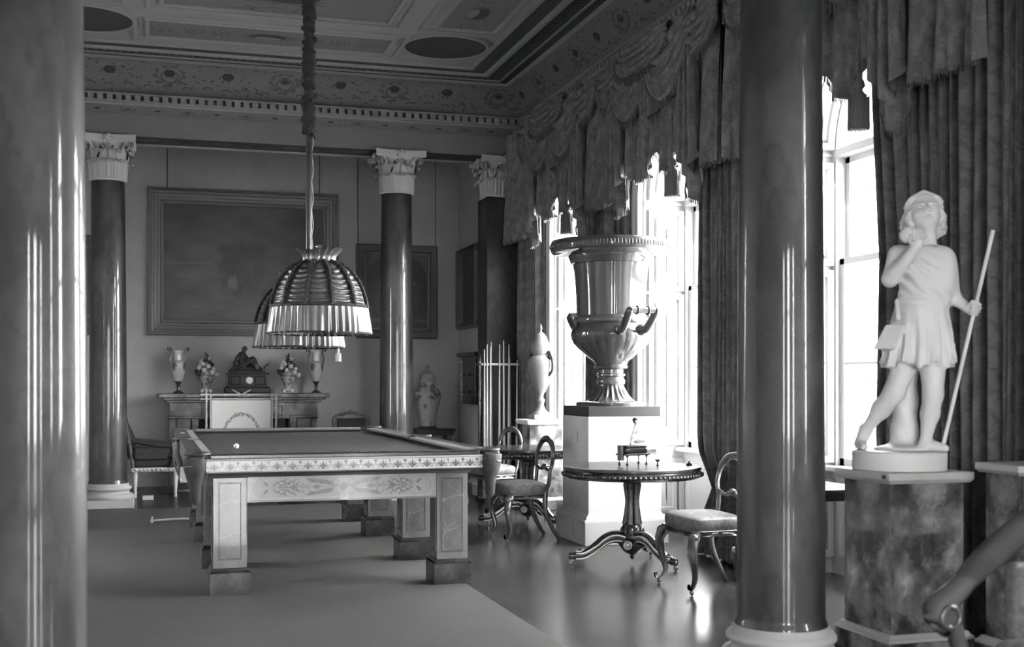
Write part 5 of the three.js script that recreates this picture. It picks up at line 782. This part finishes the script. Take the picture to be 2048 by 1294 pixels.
{
  const k = thing('mantel_clock', 'dark mantel clock with white dial and reclining bronze figure on top', 'clock', [1.172, SH, ZS]);
  obj('base', [rbox(0.56, 0.07, 0.2, 0, 0.035, 0, 0.012), rbox(0.52, 0.02, 0.18, 0, 0.08, 0, 0.006)], M.black, k); obj('case', rbox(0.46, 0.15, 0.16, 0, 0.16, 0, 0.004), M.black, k); obj('cornice', [rbox(0.53, 0.02, 0.19, 0, 0.243, 0, 0.006), rbox(0.44, 0.03, 0.15, 0, 0.265, 0, 0.01)], M.black, k);
  for (const s of [-1, 1]) obj('side_panel', frame(0.1, 0.09, [[0, 0.08], [0.006, 0.086], [0.012, 0.08]]).translate(s * 0.15, 0.16, 0), M.bronze, k);
  const dial = obj('dial', mv(new THREE.CircleGeometry(0.045, 36), 0.02, 0.16, 0.0845), M.clockFace, k); obj('bezel', torus(0.047, 0.005, 0, 0, 0, 36, 6).rotateX(PI / 2).translate(0.02, 0.16, 0.083), M.brass, dial);
  const f = (p) => { let d = cap(p, [-0.06, 0.07, 0], [-0.055, 0.2, 0.0], 0.06, 0.045); d = smin(d, cap(p, [-0.055, 0.2, 0], [-0.03, 0.245, 0.0], 0.022, 0.018), 0.02); d = smin(d, ell(p, [-0.025, 0.275, 0.005], [0.033, 0.037, 0.034]), 0.012); d = smin(d, cap(p, [-0.04, 0.06, 0.01], [0.07, 0.13, 0.03], 0.055, 0.045), 0.03); d = smin(d, cap(p, [0.07, 0.13, 0.03], [0.13, 0.03, 0.03], 0.042, 0.032), 0.03); d = smin(d, cap(p, [-0.05, 0.05, -0.01], [0.17, 0.03, 0.0], 0.05, 0.024), 0.03); d = smin(d, cap(p, [-0.1, 0.19, 0.01], [-0.15, 0.09, 0.03], 0.022, 0.018), 0.015); d = smin(d, cap(p, [-0.15, 0.09, 0.03], [-0.17, 0.02, 0.03], 0.018, 0.02), 0.012); d = smin(d, cap(p, [-0.02, 0.19, 0.02], [0.02, 0.14, 0.05], 0.02, 0.017), 0.012); d = smin(d, ell(p, [-0.02, 0.0, 0], [0.2, 0.03, 0.07]), 0.02); return Math.max(d + 0.003 * Math.sin(p[0] * 90 + p[1] * 60), -p[1] - 0.005); };
  obj('reclining_figure', netMesh(f, [-0.25, -0.02, -0.1], [0.25, 0.33, 0.12], 0.007).translate(-0.01, 0.28, 0), M.bronze, k);
  obj('plume', sweep([[0.2, 0.29, 0], [0.215, 0.33, 0], [0.245, 0.36, 0], [0.28, 0.37, 0]], [0.006, 0.008, 0.009, 0.005], 12, 6), M.bronze, k);
}
// fire screen
{
  const f = thing('fire_screen', 'bamboo-framed fire screen with embroidered wreath before the fireplace', 'fire screen', [1.04, 0, -14.72]);
  obj('silk_panel', [mv(new THREE.BoxGeometry(0.68, 0.8, 0.012), 0, 0.69, 0)], M.silk, f);
  const bam = (a, b, r = 0.013) => { const A = V(...a), B = V(...b), L = A.distanceTo(B), n = Math.max(2, Math.round(L / 0.13)), gs = [sweep([a, [(a[0] + b[0]) / 2, (a[1] + b[1]) / 2, (a[2] + b[2]) / 2], b], r, 4, 8)]; for (let k = 0; k <= n; k++) { const p = A.clone().lerp(B, k / n); gs.push(ball(r * 1.35, p.x, p.y, p.z, 7).scale(1, 1, 1)); } return join(gs); };
  for (const s of [-1, 1]) { obj('post', bam([s * 0.405, 0, 0], [s * 0.405, 1.2, 0]), M.bamboo, f); obj('inner_post', bam([s * 0.355, 0.25, 0.005], [s * 0.355, 1.16, 0.005], 0.01), M.bamboo, f); obj('foot', sweep([[s * 0.405, 0.02, -0.16], [s * 0.405, 0.05, 0], [s * 0.405, 0.02, 0.16]], 0.018, 12, 8), M.bamboo, f); }
  for (const [y, r] of [[1.155, 0.014], [1.105, 0.011], [0.28, 0.012]]) obj('rail', bam([-0.46, y, 0], [0.46, y, 0], r), M.bamboo, f);
  obj('crossed_sticks', [bam([-0.1, 1.21, 0.01], [0.03, 1.14, 0.01], 0.007), bam([0.1, 1.21, 0.01], [-0.03, 1.14, 0.01], 0.007)], M.bamboo, f);
}
// ---------------------------------------------------------------- paintings
function painting(label, w, h, prof, mFrame, mPic, pos, ry, extra) {
  const p = thing('framed_painting', label, 'painting', pos, ry); const g = obj('frame', frame(w, h, prof), mFrame, p);
  obj('canvas', new THREE.BoxGeometry(w + 0.02, h + 0.02, 0.01).translate(0, 0, 0.012), mPic, p); if (extra) extra(p, g); return p;
}
const deep = [[-0.0, 0.02], [0.012, 0.03], [0.03, 0.028], [0.05, 0.05], [0.075, 0.052], [0.085, 0.06], [0.12, 0.066], [0.13, 0.095], [0.15, 0.1], [0.165, 0.085], [0.19, 0.078], [0.2, 0.05], [0.2, 0.0]];
painting('large dim landscape in a broad moulded frame over the chimneypiece', 1.98, 1.45, deep, M.frameGilt, M.paintBig, [1.16, 2.815, ZB + 0.004], 0, (p) => { for (const x of [-0.95, 0.95]) obj('hanging_wire', cyl(0.004, 0.004, 0.9, x, 1.3, 0.01, 6), M.black, p); });
const flat = [[0, 0.02], [0.01, 0.034], [0.022, 0.03], [0.03, 0.045], [0.1, 0.05], [0.115, 0.04], [0.12, 0]];
painting('painting with arched top in a dark frame behind the far column', 0.85, 1.0, flat, M.frameDark, M.paintArch, [3.13, 2.5, ZB + 0.004], 0, (p) => { obj('gilt_liner', frame(0.85, 1.0, [[-0.008, 0.036], [0.002, 0.042], [0.012, 0.036]]), M.frameGilt, p); for (const x of [-0.52, 0.52]) obj('hanging_wire', cyl(0.004, 0.004, 1.4, x, 1.3, 0.01, 6), M.black, p); });
painting('dark framed painting showing only its edge past the far column by the armchair', 0.85, 1.0, flat, M.frameDark, M.paintArch, [-0.855, 2.5, ZB + 0.004], 0);
struct(obj('wall_recess', box(0.13, HC, 2.2, XR - 0.065, HC / 2, -14.74), M.wall), 'side wall of the recess beyond the pilaster', 'wall');
painting('dark framed painting hung on the recess side wall above the scoring cabinet', 0.8, 0.85, deep.map(([a, b]) => [a * 0.5, b]), M.frameDark, M.paintDark, [3.965, 2.52, -15.1], -PI / 2, (p) => { obj('gilt_edge', box(0.008, 0.85, 0.1, 0.5, 0, 0.06), M.frameGilt, p); });
{ const s = thing('scoring_cabinet', 'narrow dark wooden scoring cabinet on the recess side wall', 'cabinet', [3.965, 1.02, -15.1], -PI / 2); obj('back_board', rbox(0.8, 0.62, 0.05, 0, 0.31, 0.026, 0.005), M.darkWood, s); obj('cornice', rbox(0.9, 0.05, 0.1, 0, 0.64, 0.05, 0.008), M.darkWood, s); for (const y of [0.16, 0.38]) obj('score_rail', [rbox(0.7, 0.03, 0.03, 0, y, 0.066, 0.006), ball(0.018, 0.2, y, 0.088, 8), ball(0.018, -0.1, y, 0.088, 8)], M.darkWood, s); obj('side_stile', [rbox(0.05, 0.6, 0.07, -0.39, 0.31, 0.036, 0.005), rbox(0.05, 0.6, 0.07, 0.39, 0.31, 0.036, 0.005)], M.darkWood, s); }
// ---------------------------------------------------------------- console with the tall covered jar
{ const c = thing('console_table', 'dark console table under the tall covered porcelain jar', 'table', [3.52, 0, -15.42]); obj('tabletop', shapeGeo([[-0.26, 0.04], [-0.22, -0.03], [0.22, -0.03], [0.26, 0.04], [0.26, 0.055], [-0.26, 0.055]], 0.4, 0.004).translate(0, 0.65, -0.2), M.blackWood, c); for (const x of [-0.18, 0.18]) for (const z of [-0.14, 0.14]) obj('leg', lathe([[0.016, 0], [0.02, 0.1], [0.03, 0.4], [0.026, 0.6], [0.035, 0.63]], 12).translate(x, 0, z), M.blackWood, c); obj('shelf', rbox(0.42, 0.025, 0.32, 0, 0.18, 0, 0.005), M.blackWood, c); }
{ const v = thing('covered_jar', 'tall covered porcelain jar painted with flowers on the dark console', 'jar', [3.45, 0.707, -15.4]);
  obj('body', lathe([[0, 0], [0.105, 0], [0.108, 0.02], [0.1, 0.06], [0.11, 0.14], [0.135, 0.25], [0.162, 0.36], [0.17, 0.42], [0.162, 0.47], [0.13, 0.51], [0.092, 0.53], [0.09, 0.58], [0.094, 0.6]], 40), M.porcFloral, v);
  obj('lid', lathe([[0.1, 0.6], [0.112, 0.605], [0.112, 0.62], [0.085, 0.635], [0.088, 0.65], [0.08, 0.69], [0.055, 0.715], [0.022, 0.725], [0.016, 0.74], [0.028, 0.76], [0.024, 0.79], [0.01, 0.81], [0.004, 0.84]], 32), M.porcFloral, v);
  obj('foot_ring', lathe([[0.1, 0], [0.115, 0.004], [0.112, 0.03], [0.1, 0.034]], 32), M.porcDark, v); }
// ---------------------------------------------------------------- seats by the chimneypiece
{ const a = thing('carved_armchair', 'dark upholstered armchair with white carved seat rail beside the far column', 'armchair', [0.06, 0, -14.55], PI / 2);
  obj('seat', rbox(0.5, 0.13, 0.5, 0, 0.4, 0.0, 0.05, 4), M.seatDark, a); obj('carved_rail', [rbox(0.52, 0.05, 0.52, 0, 0.315, 0, 0.01), ...Array.from({ length: 40 }, (_, k) => { const s = k % 4, t = (k >> 2) / 10 * 0.46 - 0.21; return ball(0.016, s < 2 ? t : (s === 2 ? -0.262 : 0.262), 0.315, s < 2 ? (s ? 0.262 : -0.262) : t, 6); })], M.white, a);
  obj('backrest', sheet((u, v, off) => { const x = (u - 0.5) * 0.44 * (1 + 0.08 * v), y = 0.42 + v * 0.44; return [x, y, -0.22 - v * 0.09 + 0.05 * Math.sin(u * PI) * Math.sin(v * PI) - off]; }, 12, 12, 0.07), M.seatDark, a); obj('back_frame', sweep([[-0.24, 0.34, -0.24], [-0.25, 0.6, -0.28], [-0.26, 0.88, -0.33], [0, 0.93, -0.335], [0.26, 0.88, -0.33], [0.25, 0.6, -0.28], [0.24, 0.34, -0.24]], 0.022, 40, 8), M.woodMid, a);
  for (const s of [-1, 1]) { obj('arm', [sweep([[s * 0.25, 0.64, -0.28], [s * 0.28, 0.6, 0.0], [s * 0.27, 0.58, 0.18], [s * 0.27, 0.53, 0.21]], [0.02, 0.03, 0.028, 0.022], 20, 8), sweep([[s * 0.265, 0.34, 0.16], [s * 0.27, 0.45, 0.2], [s * 0.27, 0.56, 0.19]], 0.02, 10, 7), rbox(0.05, 0.14, 0.36, s * 0.26, 0.5, -0.05, 0.02)], M.seatDark, a); for (const z of [-0.22, 0.22]) obj('leg', lathe([[0.014, 0], [0.02, 0.02], [0.012, 0.05], [0.02, 0.12], [0.03, 0.24], [0.022, 0.26], [0.034, 0.29]], 12).translate(s * 0.22, 0, z), M.white, a); } }
{ const c = thing('side_chair', 'carved side chair with dark padded back beyond the billiard table', 'chair', [2.4, 0, -14.85]);
  obj('seat', rbox(0.44, 0.09, 0.42, 0, 0.43, 0, 0.03, 3), M.seatDark, c); obj('seat_rail', rbox(0.45, 0.05, 0.43, 0, 0.37, 0, 0.01), M.woodMid, c); obj('back_pad', rbox(0.36, 0.36, 0.035, 0, 0.68, -0.21, 0.02, 3), M.seatDark, c);
  obj('back_frame', [sweep([[-0.21, 0.4, -0.2], [-0.215, 0.7, -0.21], [-0.21, 0.86, -0.215], [-0.13, 0.9, -0.215], [0, 0.925, -0.215], [0.13, 0.9, -0.215], [0.21, 0.86, -0.215], [0.215, 0.7, -0.21], [0.21, 0.4, -0.2]], 0.02, 60, 7)], M.woodMid, c); obj('crest', [ball(0.028, 0, 0.93, -0.21, 8), ball(0.018, -0.05, 0.918, -0.21, 6), ball(0.018, 0.05, 0.918, -0.21, 6), ball(0.012, -0.09, 0.908, -0.21, 6), ball(0.012, 0.09, 0.908, -0.21, 6)], M.frameGilt, c);
  for (const x of [-0.19, 0.19]) for (const z of [-0.18, 0.18]) obj('leg', lathe([[0.012, 0], [0.02, 0.2], [0.026, 0.34], [0.02, 0.36]], 10).translate(x, 0, z), M.woodMid, c); }
// ---------------------------------------------------------------- things round the statue
{ const t = thing('side_table', 'small dark side table under the window beside the statue pedestal', 'table', [3.8, 0, -6.42]); obj('tabletop', [rbox(0.42, 0.03, 0.62, 0, 0.675, 0, 0.008), rbox(0.38, 0.045, 0.56, 0, 0.64, 0, 0.01)], M.blackWood, t); for (const x of [-0.15, 0.15]) for (const z of [-0.24, 0.24]) obj('leg', sweep([[x, 0.63, z], [x * 1.04, 0.5, z * 1.02], [x * 0.98, 0.36, z * 0.98], [x, 0.18, z], [x * 1.1, 0.01, z * 1.04]], [0.034, 0.034, 0.024, 0.014, 0.016], 20, 8), M.blackWood, t); }
{ const s = thing('footstool', 'low dark footstool with pale top largely behind the near marble column', 'footstool', [3.85, 0, -7.2]); obj('cushion', rbox(0.3, 0.04, 0.26, 0, 0.19, 0, 0.018, 3), M.ivory, s); obj('frame', rbox(0.3, 0.06, 0.26, 0, 0.145, 0, 0.006), M.blackWood, s); for (const x of [-0.12, 0.12]) for (const z of [-0.1, 0.1]) obj('leg', lathe([[0.014, 0], [0.02, 0.02], [0.014, 0.05], [0.024, 0.12]], 10).translate(x, 0, z), M.blackWood, s); }
{ const a = thing('scroll_armchair', 'scroll-armed upholstered chair beside the dark statue pedestal', 'armchair', [3.0, 0, -3.1], -PI / 2);
  const armp = (x) => [[x, 0.95, -0.42], [x, 0.92, -0.15], [x, 0.84, 0.12], [x, 0.7, 0.34], [x, 0.6, 0.46], [x, 0.55, 0.53], [x, 0.5, 0.52], [x, 0.5, 0.48]];
  obj('seat', rbox(0.6, 0.16, 0.62, 0, 0.38, 0.05, 0.06, 4), M.seat, a); obj('seat_rail', rbox(0.64, 0.07, 0.66, 0, 0.28, 0.05, 0.015), M.chairWood, a);
  obj('backrest', rbox(0.66, 0.62, 0.12, 0, 0.7, -0.38, 0.05, 4), M.seat, a); obj('crest_rail', sweep([[-0.33, 0.96, -0.4], [0, 1.04, -0.42], [0.33, 0.96, -0.4]], 0.03, 20, 8), M.chairWood, a);
  for (const s of [-1, 1]) { const r = obj('arm', [sweep(armp(s * 0.33), [0.035, 0.036, 0.036, 0.036, 0.042, 0.05, 0.045, 0.03], 40, 10)], M.chairWood, a); obj('arm_pad', sweep([[s * 0.33, 0.945, -0.3], [s * 0.33, 0.905, -0.1], [s * 0.33, 0.83, 0.14], [s * 0.33, 0.71, 0.33], [s * 0.33, 0.64, 0.42]], [0.03, 0.048, 0.052, 0.046, 0.036], 28, 12), M.seatDark, r); obj('scroll_end', [cyl(0.046, 0.046, 0.09, 0, 0, 0, 20).rotateZ(PI / 2).translate(s * 0.33, 0.535, 0.5), torus(0.034, 0.01, 0, 0, 0, 20, 6).rotateZ(PI / 2).translate(s * 0.33 + s * 0.045, 0.535, 0.5), torus(0.034, 0.01, 0, 0, 0, 20, 6).rotateZ(PI / 2).translate(s * 0.33 - s * 0.045, 0.535, 0.5)], M.chairWood, r); obj('carved_rib', [-1, 0, 1].map((q) => sweep([[s * 0.33 + q * 0.022, 0.655, 0.43], [s * 0.33 + q * 0.024, 0.6, 0.5], [s * 0.33 + q * 0.022, 0.555, 0.556]], 0.007, 10, 6)), M.chairWood, r); obj('arm_support', sweep([[s * 0.32, 0.3, 0.34], [s * 0.33, 0.4, 0.42], [s * 0.33, 0.5, 0.46]], [0.035, 0.028, 0.03], 12, 8), M.chairWood, r); obj('side_panel', rbox(0.05, 0.36, 0.6, s * 0.315, 0.52, -0.05, 0.02), M.seat, a); for (const z of [-0.26, 0.34]) obj('leg', sweep([[s * 0.29, 0.27, z], [s * 0.31, 0.16, z + (z > 0 ? 0.03 : -0.02)], [s * 0.29, 0.06, z], [s * 0.31, 0.012, z + (z > 0 ? 0.03 : -0.04)]], [0.036, 0.03, 0.018, 0.016], 16, 8), M.chairWood, a); } }
// small things on the floor of the recess
tag(obj('floor_box', rbox(0.12, 0.05, 0.1, 0, 0.025, 0, 0.006), M.ivory, scene, [-0.02, 0, -14.05]), 'small pale box on the floor before the armchair', 'box');
tag(obj('cue_rest', [sweep([[0, 0.02, 0], [0.3, 0.03, 0.0], [0.6, 0.02, 0]], 0.012, 8, 8), box(0.02, 0.06, 0.05, 0.02, 0.03, 0), box(0.02, 0.06, 0.05, 0.58, 0.03, 0)], M.cue, scene, [0.0, 0, -11.72]), 'pale cue rest lying on the floor behind the billiard table', 'cue rest');
renderer.render(scene, camera);
